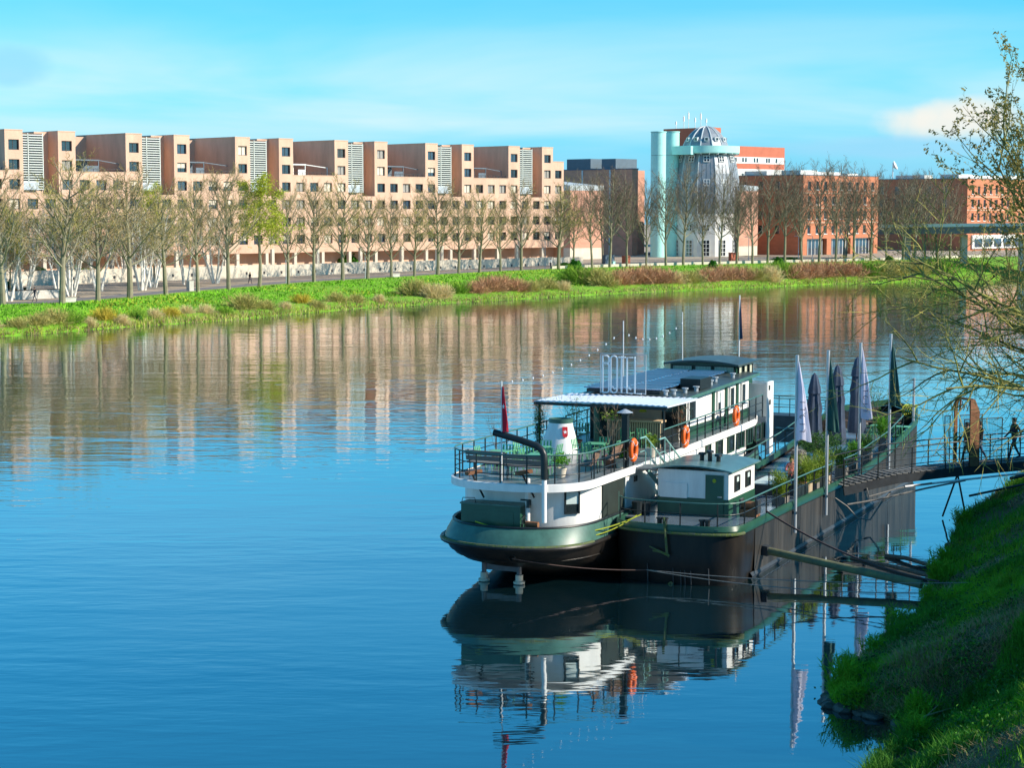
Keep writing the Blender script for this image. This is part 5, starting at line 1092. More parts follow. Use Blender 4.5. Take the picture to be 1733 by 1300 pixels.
# railings
o_ = [p + Vector((0, 0, .0)) for p in bring(.0, -2.82, 2.24, 1.5, 30.2, gz)]
sternloop = o_[:NA]; rs = [Vector((2.24, y, gz(y))) for y in (1, 3, 5, 7, 9, 10.0)]
railing(bg_, sternloop[3:] + rs, .78, 1.3, rails=(1.0, .5))
railing(bg_, [Vector((2.24, y, gz(y))) for y in (12, 14, 17, 20, 23)], .78, 1.5, rails=(1.0, .5))
railing(bg_, [Vector((-2.2, y, gz(y))) for y in (3.5, 7, 11, 14, 18, 22)], .8, 1.5, rails=(1.0, .5))
m = MB(); P = [bl(BO, u, v, y=-1.2) for u, v in ((1021, 874), (1017, 850), (1022, 838), (1047, 832))]
for dy in (0, .5): m.tube([p + Vector((0, dy, 0)) for p in P] + [P[-1] + Vector((0, dy, -.75))], .025, 6)
m.tube([P[0] + Vector((0, 0, .35)), P[0] + Vector((.6, 0, .35))], .018, 5); m.build('boarding_rail', 'rail_green', bg_)
MB().box(-2.6, -1.9, -1.4, -.4, 1.93, 1.99).build('boarding_plate', 'deck_grey', bg_)
for x, y in ((-.55, -2.45), (-.35, -2.45), (.95, -2.35), (1.15, -2.35)): m = MB(); m.lathe([(.085, 0), (.085, .2), (.12, .21), (.12, .26)], 12, c=(x, y, 1.96)); m.build('bollard', 'post_black', bg_, smooth=True)
for x, y, h in ((-1.95, -.9, .5), (-1.75, -.6, .42), (-1.9, -.2, .38)): m = MB(); m.lathe([(.16, 0), (.2, h)], 10, c=(x, y, 1.96)); m.build('deck_bin', 'post_black', bg_)
# winch heap at the starboard quarter
wq = thing('anchor_winch', 'rusty anchor winch at the starboard quarter of the barge', 'winch', l2w(BO, (1.75, .6, 1.96)), BA); MB().box(-.3, .3, -.25, .25, 0, .25).build('base', 'rust', wq); m = MB(); m.tube([(-.3, 0, .38), (.3, 0, .38)], .15, 10); m.build('drum', 'rust', wq); MB().box(-.34, -.28, -.2, .2, .1, .6).build('cheek', 'steel_dark', wq); MB().box(.28, .34, -.2, .2, .1, .6).build('cheek', 'steel_dark', wq)
# anchor gear on the stern plate
an = thing('stern_anchor', 'mossy anchor with long shank hanging on the barge stern', 'anchor', l2w(BO, (0, -2.95, 0)), BA)
ap = [bl(BO, u, v, y=-3.0) for u, v in ((1124, 876), (1129, 940), (1099, 925))]; ap = [p + Vector((0, 2.95, 0)) for p in ap]
m = MB(); m.tube([ap[0], ap[1]], .045, 6); m.build('shank', 'moss', an); m = MB(); m.tube([ap[1] + Vector((.08, 0, -.02)), ap[2]], .05, 6, r2=.02); m.tube([ap[1] + Vector((.05, -.02, .05)), ap[2] + Vector((.12, 0, -.14))], .03, 5); m.build('fluke', 'moss', an)
for u in (1097, 1140, 1153, 1160, 1170, 1200): p = bl(BO, u, 985, y=-2.78); MB().tube([p + Vector((0, -.02, -.1)), p + Vector((-.02, -.04, .35 + .3 * rnd.random()))], .022, 5).build('rust_streak_pipe', 'steel_dark', bg_)
p = bl(BO, 1136, 990, y=-2.8); m = MB(); m.beam(p + Vector((-.28, -.06, -.2)), p + Vector((0, -.06, .1)), .06, .06); m.beam(p + Vector((.30, -.06, -.2)), p + Vector((0, -.06, .1)), .06, .06); m.build('skeg_guard', 'moss', bg_)
# hatch box with glazed lid on deck
h0 = bl(BO, 1285, 840, z=1.52); hb = bthing(BO, 'skylight_hatch', 'low dark hatch box with pale skylight behind the cabin', 'hatch', (h0.x + .2, h0.y + 1.3, 1.52)); MB().box(-.9, .9, -1.3, 1.3, 0, .45).build('coaming', 'steel_dark', hb); MB().box(-.6, .3, -1.2, 1.0, .45, .49).build('skylight', 'blind_pale', hb)
railing(hb, [Vector((-.9, -1.25, .45)), Vector((.88, -1.25, .45)), Vector((.88, 1.25, .45))], .5, 1.2, rails=(1.0,))
# flag poles
def letter_marks(parent, z0, n, seed, x):
    r = random.Random(seed)
    for i in range(n):
        m = MB(); s = .10
        k = i % 3
        if k == 0: m.tube([(-s, 0, 0), (s, 0, 0)], .012, 4); m.tube([(s, 0, 0), (s, 0, .09)], .012, 4)
        elif k == 1: m.tube([(-s, 0, 0), (s, 0, 0)], .012, 4)
        else: m.tube([(s * math.cos(t * .55), 0, s * .6 * math.sin(t * .55)) for t in range(9)], .012, 4)
        o = m.build('lettering', 'ink', parent); o.location = (x, -.17, z0 + i * .27)
for i, (u, v, kind) in enumerate(((1349.5, 601, 'white'), (1402, 593, 'green'), (1457, 580, 'white'), (1508, 565, 'green'))):
    p = bl(BO, u, 845 - i * 22, x=2.42); q = bl(BO, u, v, x=2.42); yb = q.y; z0 = .85 if i < 2 else 1.2
    lab = ['white banner flag hanging furled on the pole nearest the cabin', 'dark green banner flag hanging furled on the second pole from the cabin', 'white banner flag hanging furled on the third pole, beside the navy parasols', 'dark green banner flag on the pole nearest the barge bow'][i]
    t = bthing(BO, 'banner_flag', lab, 'flag', (2.42, yb, z0), 0, 'banner flags along the barge side'); Hh_ = q.z - z0
    MB().tube([(0, 0, 0), (0, 0, Hh_)], .062, 10).build('pole', 'steel_pale', t); zb = Hh_ - 3.15
    f_ = furled(zb, Hh_ - .08, .02, .50 if kind == 'white' else .46, 5 + i, .0 if i != 1 else -.03, folds=4 if kind == 'white' else 6).build('banner', kind + '_cloth', t, smooth=True)
    if kind == 'white': letter_marks(t, zb + .35, 5, i, .27)
    MB().box(-.1, .06, -.05, .05, 1.0 - .3, 1.1 - .3).build('clamp', 'steel_dark', t)
p = bl(BO, 1547, 640, x=2.2); t = bthing(BO, 'lamp_mast', 'pale bare mast with stay wires near the barge bow', 'mast', (2.2, p.y, 2.1)); MB().tube([(0, 0, 0), (0, 0, p.z - 2.1)], .06, 8).build('pole', 'steel_pale', t)
m = MB(); m.tube([(0, 0, p.z - 2.12), (-1.7, -2.2, 1.55)], .012, 4); m.tube([(0, 0, p.z - 2.14), (-1.4, -2.6, .9)], .012, 4); m.build('stay_wire', 'post_black', t)
# closed parasols
for i, (u, vt, vb, y, lab) in enumerate(((1379, 632, 735, 17.2, 'closed navy parasol on the left, shortest of the three'), (1418, 618, 725, 19.4, 'closed navy parasol between the green and white flags'), (1452, 604, 700, 22.3, 'closed navy parasol partly behind the second white flag'))):
    q = bl(BO, u, vt, y=y); z0 = dzf(y); Ht = q.z - z0; zb_ = bl(BO, u, vb - 12, y=y).z - z0
    t = bthing(BO, 'closed_parasol', lab, 'parasol', (q.x, y, z0), 0, 'closed parasols on the barge deck'); MB().tube([(0, 0, 0), (0, 0, Ht + .02)], .028, 8).build('pole', 'wood_bench', t); MB().lathe([(.4, 0), (.4, .08), (.1, .14)], 14).build('base', 'post_black', t)
    zb_ = .55
    wob = lambda j, k: 1 + .16 * math.cos(j * 2 * math.pi / 32 * 8) * (.3 + .1 * k)
    m = MB(); m.lathe([(.40, zb_), (.42, zb_ + .25), (.36, zb_ + .8), (.30, Ht * .55), (.33, Ht * .62), (.26, Ht * .70), (.22, Ht * .80)], 32, cap=False, wob=wob); m.build('canopy', 'navy_cloth', t, smooth=True)
    m = MB(); m.lathe([(.29, Ht * .78), (.25, Ht * .85), (.13, Ht * .97), (.03, Ht)], 32, cap=False, wob=lambda j, k: 1 + .08 * math.cos(j * 2 * math.pi / 32 * 8)); m.build('top_flap', 'navy_cloth', t, smooth=True)
# planters
def bamboo(seed, n, h, rx, mats, w=.022):
    r = random.Random(seed); m = MB()
    for i in range(n):
        q = Vector((r.uniform(-rx, rx), r.uniform(-rx, rx), 0)); d = Vector((r.gauss(0, .13), r.gauss(0, .13), 1)).normalized(); hh_ = h * r.uniform(.6, 1.05)
        for k in range(4):
            d = (d + rvec(r) * .10).normalized(); e = q + d * hh_ / 4; ribbon(m, q, e, w * .5, w * .4, d.orthogonal().normalized())
            for _ in range(3): f = (d + rvec(r) * .9).normalized(); ribbon(m, e, e + f * r.uniform(.14, .3), w, w * .15, f.cross(rvec(r)).normalized())
            q = e
    return m.mesh('foliage', mats)
BMB = [bamboo(s, 75, .95, .22, 'leaf_bamboo') for s in (1, 2)] + [bamboo(3, 60, .8, .2, 'leaf_green'), bamboo(4, 70, .85, .2, 'leaf_fresh')]
def planter(lab, x, y, k, w=.5, h=.55, mt='planter_wood', sc=1.0):
    t = bthing(BO, 'deck_planter', lab, 'planter', (x, y, dzf(y)), rnd.uniform(-.05, .05), 'planters on the barge deck')
    for i in range(4):
        a = i * 1.5708
        for j in range(4): o = MB().box(-w / 2 + j * w / 4 + .004, -w / 2 + (j + 1) * w / 4 - .004, -w / 2, -w / 2 + .025, 0, h).build('plank', mt, t); o.rotation_euler = (0, 0, a)
    MB().box(-w / 2 + .03, w / 2 - .03, -w / 2 + .03, w / 2 - .03, .05, h - .05).build('soil', 'soil', t); inst(BMB[k], 'foliage', t, (0, 0, h - .08), rnd.random() * 6, (sc, sc, sc))
planter('weathered planter with yellow-green bamboo in front of the first white flag pole', 1.72, 4.6, 0, .52, .6, 'planter_grey')
planter('pale wood planter with yellow bamboo beside the child', 1.78, 7.6, 1, .55, .68, 'planter_wood', 1.1)
planter('planter of bamboo behind the child, before the second pole', 1.75, 8.9, 0, .52, .55, 'planter_grey', 1.05)
planter('planter of bamboo next to the gangway entrance', 1.8, 10.6, 1, .5, .62, 'planter_wood', 1.0)
planter('planter of low bamboo just beyond the gangway', 1.85, 13.2, 2, .46, .6, 'planter_grey', 1.0)
planter('narrow dark planter with fresh green reeds mid deck', 1.8, 15.4, 3, .4, .65, 'planter_grey', .9)
planter('narrow planter with dark green reeds near the lamp mast', 1.85, 17.6, 2, .4, .65, 'planter_grey', .9)
planter('planter with bright green reeds nearest the bow', 1.8, 21, 3, .4, .7, 'planter_grey', 1.1)
p = bl(BO, 1388, 800, z=1.52); p = bl(BO, 1390, 760, y=14.5); t = bthing(BO, 'olive_bush', 'large round dark green potted bush amid the barge deck', 'potted plant', (p.x, 14.5, 1.52)); pot(t, .42, .5, 'steel_dark'); MB().tube([(0, 0, .4), (0, 0, 1.0)], .05, 6).build('stem', 'stem_brown', t); inst(leafcloud(21, 2600, .95, .62, .075, 'leaf_green', 1.35), 'foliage', t); inst(twiggy(22, 1.0, 24, 'stem_brown', .45, .014), 'stems', t, (0, 0, .75))
p = bl(BO, 1352, 760, y=15.6); t = bthing(BO, 'wooden_barrel', 'grey wooden barrel left of the big potted bush', 'barrel', (p.x, 15.6, 1.55)); m = MB(); m.lathe([(.3, 0), (.37, .3), (.37, .55), (.3, .9)], 18); m.build('staves', 'planter_grey', t, smooth=True)
for z in (.2, .68): m = MB(); m.lathe([(.352, z), (.356, z + .05)], 18, cap=False); m.build('hoop', 'steel_dark', t)
p = bl(BO, 1365, 730, y=16.6); t = bthing(BO, 'potted_bush', 'dark green bush at the foot of the leftmost parasol', 'potted plant', (p.x - .1, 16.6, 1.6)); pot(t, .3, .4, 'steel_dark'); inst(leafcloud(23, 500, .4, .5, .06, 'leaf_green', .9), 'foliage', t)
p = bl(BO, 1480, 668, y=26.3); t = bthing(BO, 'bow_sapling', 'leafy small tree growing in a tub at the barge bow', 'potted plant', (p.x, 26.3, 2.4)); pot(t, .35, .4, 'steel_dark'); inst(twiggy(24, 1.75, 16, 'stem_brown', .22, .016), 'stems', t, (0, 0, .35)); inst(leafcloud(25, 260, .5, .75, .075, 'leaf_green', 1.3), 'foliage', t)
# bow furniture
bench('long brown slatted bench across the barge bow', (-.2, 25.2, dzf(25.2)), 0, 3.6, 'wood_bench', BO)
for i, (u, v) in enumerate(((1487, 712), (1527, 714))):
    p = bl(BO, u, v, y=23.2); lab = ('left', 'right')[i] + ' green table before the bow bench'
    table('the ' + lab + ' on the barge', (p.x, 23.2, dzf(23.2)), 0, BO); chair('green metal chair in front of the ' + lab, (p.x, 22.55, dzf(22.55)), R(180), BO); chair('green metal chair left of the ' + lab, (p.x - .6, 23.3, dzf(23.3)), R(90), BO)
# bow bulwark gear: a coil of hawser
t = bthing(BO, 'rope_coil', 'thick yellowish hawser hung over the barge bow rail', 'rope', (1.6, 27.6, 3.2)); m = MB()
for k in range(6): m.tube([(.12 * k - .3 + .05 * math.cos(a * .5), -.1 + .28 * math.cos(a * .5), .15 - .55 * (a / 14) + .1 * math.sin(a * .5)) for a in range(15)], .035, 5)
m.build('loops', 'rope_yellow', t)
MB().box(-1.3, 1.3, 26.8, 27.6, 2.5, 2.95).build('windlass_box', 'paint_green', bg_)

# ================================================================ FLOATING JETTY beyond
p = at_z(1342, 702, .8); fj = thing('floating_jetty', 'small floating jetty with railing between the white bow and the parasols', 'jetty', p, BA); MB().box(-2.2, 2.2, -.8, .8, -.7, 0).build('float', 'steel_dark', fj); railing(fj, [Vector((-2.1, -.7, 0)), Vector((2.1, -.7, 0))], 1.0, 1.05, rails=(1.0, .5)); railing(fj, [Vector((-2.1, .7, 0)), Vector((2.1, .7, 0))], 1.0, 1.05, rails=(1.0, .5))

# ================================================================ GANGWAY
GA = l2w(BO, (2.2, 10.9, 1.74)); GC = Vector((24.6, 80.1, 2.42)); GK = Vector((17.6, 77.08, 2.27)); gdir = Vector((GC.x - GA.x, GC.y - GA.y, 0)).normalized(); gn = Vector((gdir.y, -gdir.x, 0)); UP = Vector((0, 0, 1))
gw_ = thing('gangway', 'dark steel gangway bridge from the bank onto the barge', 'gangway', (0, 0, 0))
gp = [GA, GA.lerp(GK, .5) + UP * .12, GK, GC]
def gpt(f):
    L_ = [(b - a).length for a, b in zip(gp, gp[1:])]; d = f * sum(L_)
    for (a, b), l in zip(zip(gp, gp[1:]), L_):
        if d <= l: return a.lerp(b, d / l)
        d -= l
    return gp[-1]
for i in range(46): f = (i + .5) / 46; q = gpt(f); m = MB(); m.beam(q - gn * .6, q + gn * .6, .235, .035); m.build('deck_plank', 'wood_grey', gw_)
for s in (-1, 1):
    m = MB()
    for a, b in zip(gp, gp[1:]): m.beam(a + gn * (.62 * s) - UP * .2, b + gn * (.62 * s) - UP * .2, .08, .34)
    m.build('girder', 'steel_dark', gw_)
    railing(gw_, [q + gn * (.62 * s) for q in gp], 1.05, 1.55, rails=(1.0, .55, .1), pr=.028, rr=.024, rm='post_black')
# service pipes slung below
m = MB(); m.tube([gpt(.22) + gn * .72 - UP * .52, gpt(.6) + gn * .72 - UP * .48, gpt(1) + gn * .72 - UP * .5], .045, 8); m.build('service_pipe', 'paint_white', gw_)
m = MB(); q0 = gpt(.08) + gn * .7 - UP * .25; m.tube([q0, q0 + Vector((.1, 0, -.35)), gpt(.2) + gn * .72 - UP * .55, gpt(.32) + gn * .72 - UP * .5], .03, 6); m.tube([gpt(.02) + gn * .5 - UP * .8, gpt(.12) + gn * .6 - UP * .85, gpt(.3) + gn * .7 - UP * .7, gpt(.45) + gn * .7 - UP * .55], .04, 6); m.build('hose', 'rope_grey', gw_)
m = MB(); hz0 = l2w(BO, (2.36, 10.2, 1.3)); m.tube([hz0, hz0 + Vector((.5, .05, -.35)), hz0 + Vector((.95, .2, -.85)), hz0 + Vector((1.5, .4, -.95)), hz0 + Vector((2.0, .7, -.3)), hz0 + Vector((2.4, .9, .1))], .035, 6); tag(m.build('water_hose', 'rope_grey'), 'pale grey hose looping down the barge side under the gangway', 'hose')
m = MB(); m.tube([gpt(.62) + gn * .9 - UP * .6, gpt(.75) + gn * .9 - UP * .45, gpt(.9) + gn * 1.0 - UP * .75, gpt(.99) + gn * 1.2 - UP * 1.4], .07, 6); m.tube([gpt(.45) + gn * 1.0 - UP * 1.15, gpt(.7) + gn * 1.0 - UP * .85, gpt(.9) + gn * 1.1 - UP * 1.1], .05, 6); tag(m.build('supply_cable', 'post_black'), 'black supply cables sagging beneath the gangway', 'cable')
m = MB(); q = gpt(.43); m.tube([q + gn * .5 - UP * .3, q + gn * .3 + gdir * .6 - UP * 2.2], .04, 6); m.tube([q + gn * .5 - UP * .3, q - gn * .5 - UP * 2.2], .04, 6); m.build('brace', 'steel_dark', gw_)
# rust-red gate with wire-mesh screens
gf = (at_y(1637, 785, 77.35) - GA).xy.length / ((GC - GA).xy.length); gq = gpt(gf)
gt = thing('gangway_gate', 'rust-red steel gate portal with pointed hood standing on the gangway', 'gate', gq, math.atan2(gdir.y, gdir.x))
for s in (-1, 1):
    jw = .22 if s < 0 else .07
    m = MB(); m.box(-jw, jw, s * .66 - .04, s * .66 + .04, 0, 2.25); m.build('jamb', 'rust', gt)
    m = MB(); m.loft([[(-jw, s * .66 - .04, 2.25), (jw, s * .66 - .04, 2.25), (jw, s * .66 + .04, 2.25), (-jw, s * .66 + .04, 2.25)], [(-jw * .5, s * .5 - .04, 2.72), (jw * .5, s * .5 - .04, 2.72), (jw * .5, s * .5 + .04, 2.72), (-jw * .5, s * .5 + .04, 2.72)]], capb=True, capt=True); m.build('hood_side', 'rust', gt)
for x in (-.2, .2):
    m = MB(); m.tube([(x, -.66, 2.2), (x * .4, -.45, 2.72), (x * .4, .45, 2.72), (x, .66, 2.2)], .045, 5); m.build('hood_rib', 'rust', gt)
for y in (-.4, -.15, .1, .35): m = MB(); m.tube([(-.2, y, 2.25), (0, y, 2.75), (.2, y, 2.25)], .02, 4); m.build('hood_bar', 'rust', gt)
def mesh_screen(p, q, h, st=.075):
    m = MB(); a = Vector(p); b = Vector(q); L_ = (b - a).length
    for c in (a, b): m.tube([c, c + UP * h], .022, 5)
    m.tube([a + UP * h, b + UP * h], .022, 5); n = int(L_ / st)
    for i in range(1, n): c = a.lerp(b, i / n); m.tube([c, c + UP * h], .004, 3, cap=False)
    for i in range(1, int(h / st)): m.tube([a + UP * i * st, b + UP * i * st], .004, 3, cap=False)
    return m
for y in (-.68, .70):
    mesh_screen((.24, y, 0), (1.35, y, 0), 1.95).build('mesh_screen', 'post_black', gt); mesh_screen((-.5, y, 0), (-.24, y, 0), 1.95, .05).build('mesh_screen', 'post_black', gt)
# ================================================================ ROPES, BOOM, DRIFTWOOD
q0 = l2w(BO, tuple(bl(BO, 1297, 932, x=2.45))); q1 = at_z(1560, 990, .35); bm2 = thing('mooring_boom', 'long mossy steel mooring boom from barge side to the bank', 'boom', q0)
m = MB(); m.tube([(0, 0, 0), (q1 - q0) * .33, (q1 - q0) * .66, q1 - q0], .14, 12); mat('boom_moss', (.23, .23, .10), .85, scale=2.5, col2=(.12, .12, .08), bump=.4); m.build('pipe', 'boom_moss', bm2, smooth=True); m = MB(); dd = (q1 - q0).normalized(); m.beam(-dd * .35, dd * .12, .3, .34); m.build('end_fork', 'steel_dark', bm2)
cable('brown mooring chain from the barge quarter down to the bank', l2w(BO, (2.3, .75, 2.15)), at_z(1590, 985, .7), .35, .035, 'rope_brown', 'mooring_chain', 'chain')
cable('thin brown stern line from the white boat hawse to the float knot', l2w(WO, (.66, -6.42, 1.16)), l2w(BO, tuple(bl(BO, 1094, 965, y=-3.1))), .12, .018, 'rope_brown', 'stern_line', 'rope')
pk = l2w(BO, tuple(bl(BO, 1094, 965, y=-3.1)))
cable('upper green mooring line running low across to the bank', pk, at_z(1780, 982, 1.3), .25, .016, 'rope_grey', 'bank_line', 'rope'); cable('lower green mooring line running low across to the bank', pk, at_z(1780, 996, 1.2), .42, .016, 'rope_grey', 'bank_line', 'rope')
c0 = l2w(WO, (-.9, -6.0, 2.25)); c1 = l2w(WO, (1.3, -5.85, 2.0)); c2 = l2w(BO, tuple(bl(BO, 1085, 871, y=-2.4)))
cable('yellow rope lying along the white boat stern rail', c0, c1, .1, .022, 'rope_yellow', 'yellow_rope', 'rope'); cable('upper yellow rope joining the white stern and the barge stern', c1, c2, .28, .022, 'rope_yellow', 'yellow_rope', 'rope'); cable('lower yellow rope joining the white stern and the barge stern', c1 + Vector((.3, 0, -.05)), c2 + Vector((-.15, 0, -.03)), .40, .02, 'rope_yellow', 'yellow_rope', 'rope')
d0 = at_z(1500, 942, .02); d1 = at_z(1590, 962, .15); m = MB(); m.tube([d0, d0.lerp(d1, .4) + Vector((0, .3, .05)), d1], .10, 7, r2=.06); tag(m.build('drift_log', 'stem_brown', smooth=True), 'dark driftwood log floating upper of two by the bank', 'log')
d0 = at_z(1440, 945, .02); d1 = at_z(1600, 982, .15); m = MB(); m.tube([d0, d0.lerp(d1, .5) + Vector((0, .2, .02)), d1], .05, 7, r2=.09); tag(m.build('drift_log', 'stem_brown', smooth=True), 'long dark floating branch just behind the mooring boom', 'log')

# ================================================================ PEOPLE
mat('skin', (.50, .27, .18), .6, .05); mat('hair_dark', (.018, .012, .010), .7, .2, 30.); mat('cloth_navy', (.020, .026, .040), .85, .25, 9.); mat('cloth_black', (.012, .012, .014), .85, .25, 9.); mat('jeans', (.075, .13, .22), .9, .3, 9.); mat('jeans_dark', (.030, .040, .062), .9, .3, 9.); mat('shoe_pale', (.55, .52, .48), .7, .1); mat('shoe_dark', (.03, .03, .03), .7, .1); mat('cloth_pink', (.62, .20, .18), .85, .15, 9.); mat('cloth_blue', (.06, .20, .40), .85, .15, 9.)
def person(name_label, loc, rz, mats, H=1.75, stride=.3, arms='swing', head_big=1.0):
    """faces local +x; one skinned body, hair and shoes as children"""
    top, leg, shoe, hair = mats; k = H / 1.75
    t = thing('person', name_label, 'person', loc, rz)
    V, E_, Rr = [], [], []
    def add(p, r, par=None): V.append(Vector(p) * k); Rr.append(r * k); i = len(V) - 1; (E_.append((par, i)) if par is not None else None); return i
    pel = add((0, 0, .95), .125); ab = add((.0, 0, 1.12), .12, pel); ch_ = add((.02, 0, 1.33), .145, ab); nk = add((.03, 0, 1.47), .062, ch_); hd = add((.055, 0, 1.575), .088 * head_big, nk); add((.05, 0, 1.66), .082 * head_big, hd); add((.135, 0, 1.575), .022, hd)
    for s in (-1, 1):
        st_ = stride * s
        hp = add((.0, .085 * s, .90), .095, pel); kn = add((st_ * .62 + .06, .09 * s, .50), .062, hp); an_ = add((st_ * 1.1 - (.05 if s < 0 else -.02), .09 * s, .085 if s > 0 else .12), .042, kn); add((st_ * 1.1 + .16, .095 * s, .035 if s > 0 else .05), .036, an_)
        sh = add((.0, .17 * s, 1.40), .062, ch_)
        if arms == 'swing': el = (-st_ * .35 - .05, .23 * s, 1.14); wr_ = (-st_ * .8 + .10, .22 * s, .92)
        elif arms == 'phone': el = (.06, .23 * s, 1.15); wr_ = (.30, .10 * s, 1.28)
        else: el = (.04, .25 * s, 1.16); wr_ = (.30, .12 * s, 1.12)
        e_ = add(el, .047, sh); w_ = add(wr_, .033, e_); dv = (Vector(wr_) - Vector(el)).normalized(); pm_ = add(tuple(Vector(wr_) + dv * .07), .038, w_)
        lat = Vector((0, 1, 0)) - dv * dv.y; lat.normalize()
        for j, (o, l) in enumerate(((-.030, .075), (-.010, .085), (.010, .082), (.028, .065))): add(tuple(Vector(wr_) + dv * (.09 + l) + lat * o + Vector((.012, 0, -.012))), .0095, pm_)
        add(tuple(Vector(wr_) + dv * .10 + lat * (-.05 * s) + Vector((.03, 0, 0))), .011, w_)
    me = bpy.data.meshes.new('body'); me.from_pydata([tuple(v) for v in V], E_, []); o = bpy.data.objects.new('body', me); COL.objects.link(o)
    md = o.modifiers.new('skin', 'SKIN'); md.use_smooth_shade = True
    sl_ = me.skin_vertices[0].data
    for i, r in enumerate(Rr): sl_[i].radius = (r, r); sl_[i].use_root = (i == 0)
    o.modifiers.new('sub', 'SUBSURF').levels = 1; o.modifiers['sub'].render_levels = 1
    dg = bpy.context.evaluated_depsgraph_get(); nm = bpy.data.meshes.new_from_object(o.evaluated_get(dg)); bpy.data.objects.remove(o)
    nm.materials.clear()
    for q in (top, leg, 'skin', shoe): nm.materials.append(M[q])
    wrists = [v for i, v in enumerate(V) if abs(Rr[i] - .038 * k) < 1e-6]
    for f in nm.polygons:
        c = f.center; f.use_smooth = True; z = c.z / k
        hand = any((c - w).length < .095 * k for w in wrists)
        f.material_index = 2 if z > 1.49 or hand else 3 if z < .085 else 1 if z < .96 else 0
    b = bpy.data.objects.new('body', nm); COL.objects.link(b); b.parent = t
    m = MB(); m.lathe([(.02, .115), (.07, .10), (.098, .05), (.104, 0), (.098, -.05), (.07, -.085)], 14, c=(.035, 0, 1.625)); 
    for i, v in enumerate(m.v):
        x, y, z = v
        if x > .07 and z < 1.66: x = .07
        m.v[i] = (x * k, y * k * 1.0, z * k)
    m.build('hair', hair, t, smooth=True)
    for s in (-1, 1): m = MB(); m.lathe([(.012, -.02), (.018, 0), (.012, .02)], 6, c=(0, 0, 0)); e = m.build('ear', 'skin', t); e.location = (.045 * k, s * .098 * k, 1.575 * k); e.scale = (k, k * .6, k)
    for s in (-1, 1): m = MB(); m.lathe([(.004, -.006), (.010, 0), (.004, .006)], 6); e = m.build('eye', 'hair_dark', t); e.location = (.135 * k, s * .034 * k, 1.60 * k); e.scale = (k, k, k)
    return t
ga = math.atan2(-gdir.y, -gdir.x)
def on_gang(u, h): # foot point on the gangway under a photo column
    best = min((abs((866.5 + F * q.x / (q.y * math.cos(PITCH) + (CH - q.z) * math.sin(PITCH))) - u), f) for f in [i / 400 for i in range(401)] for q in [gpt(f)]); return gpt(best[1]) + UP * .02
person('person in dark jacket and light jeans striding on the gangway, hands raised', on_gang(1660, 0) - gn * .1, ga, ('cloth_black', 'jeans', 'shoe_pale', 'hair_dark'), 1.74, .34, 'phone')
person('person in navy jacket and dark trousers walking at the right edge of the gangway', on_gang(1716, 0), ga, ('cloth_navy', 'jeans_dark', 'shoe_dark', 'hair_dark'), 1.78, .27, 'swing')
person('person in black half hidden by the rust-red gate post', on_gang(1643, 0) - gn * .25, ga, ('cloth_black', 'cloth_black', 'shoe_pale', 'hair_dark'), 1.7, .28, 'swing')
p = bl(BO, 1358, 846, z=1.52); person('small child in pink top and blue trousers at the barge rail', l2w(BO, (p.x, p.y, 1.54)), BA - R(70), ('cloth_pink', 'cloth_blue', 'shoe_pale', 'hair_dark'), .98, .06, 'hold', 1.3)
p = bl(BO, 1339, 815, y=8.2); person('dark-haired person in pinkish top behind the bamboo planter', l2w(BO, (p.x, 8.2, 1.54)), BA - R(60), ('cloth_pink', 'jeans_dark', 'shoe_dark', 'hair_dark'), 1.62, .05, 'hold')
for u, b_, c, lab in ((107, 6, 'cloth_navy', 'tiny walker in dark jacket on the far path at left'), (483, 6, 'cloth_black', 'tiny dark walker on the far path near the green hedge'), (961, 5, 'frame_white', 'tiny walker in pale top near the apartment corner')):
    p = bank_t(u, b_); person(lab, (p.x, p.y, p.z - .04), R(rnd.uniform(0, 360)), (c, 'jeans_dark', 'shoe_dark', 'hair_dark'), 1.72)
# ================================================================ NEAR BANK
mat('bank_earth', (.05, .075, .018), .95, scale=.9, col2=(.12, .085, .05), bump=.7, detail=8)
mat('blade_a', (.07, .25, .014), .8, .5, .5, trans=.2); mat('blade_b', (.15, .36, .010), .8, .5, .6, trans=.2); mat('blade_dry', (.34, .25, .12), .9, .4, .8); mat('herb_leaf', (.024, .10, .015), .75, .5, .8, trans=.15)
mat('wet_stone', (.075, .065, .055), .6, .4, 2., bump=.6)
EDGE = [(-12, -40), (-4, 0), (4.0, 30), (6.8, 38), (8.2, 42.5), (8.9, 43.4), (9.9, 45.3), (9.4, 46.6), (8.3, 47.6), (8.4, 49.0), (9.5, 51.4), (10.3, 52.9), (11.1, 55.4), (12.3, 57.2), (13.5, 60.6), (14.3, 63.6), (15.4, 66.8), (16.8, 71.5), (18.1, 75.9), (19.6, 79.2), (22.0, 84.7), (24.7, 90.4), (33, 108), (52, 145), (100, 240), (180, 400)]
def edge(t):
    i = min(int(t), len(EDGE) - 2); f = t - i; return Vector((lerp(EDGE[i][0], EDGE[i + 1][0], f), lerp(EDGE[i][1], EDGE[i + 1][1], f), 0))
INL = Vector((.93, -.36, 0))
PROF = [(-1.2, -.9), (-.25, -.25), (0, .05), (.35, .28), (1, .55), (2.2, 1.15), (4, 2.2), (6.5, 3.7), (9, 4.7), (12, 5.1), (30, 5.3), (400, 5.4)]
def bank_z(d, p): 
    z = interp(PROF, d); return z + (noise.noise(Vector((p.x * .35, p.y * .35, 2))) * .28 + noise.noise(Vector((p.x * 1.3, p.y * 1.3, 7))) * .09) * min(1, max(0, (d + .3) * .8)) * (1 if d < 12 else 0)
def bank_p(t, d):
    p = edge(t) + INL * d; p.z = bank_z(d, p); return p
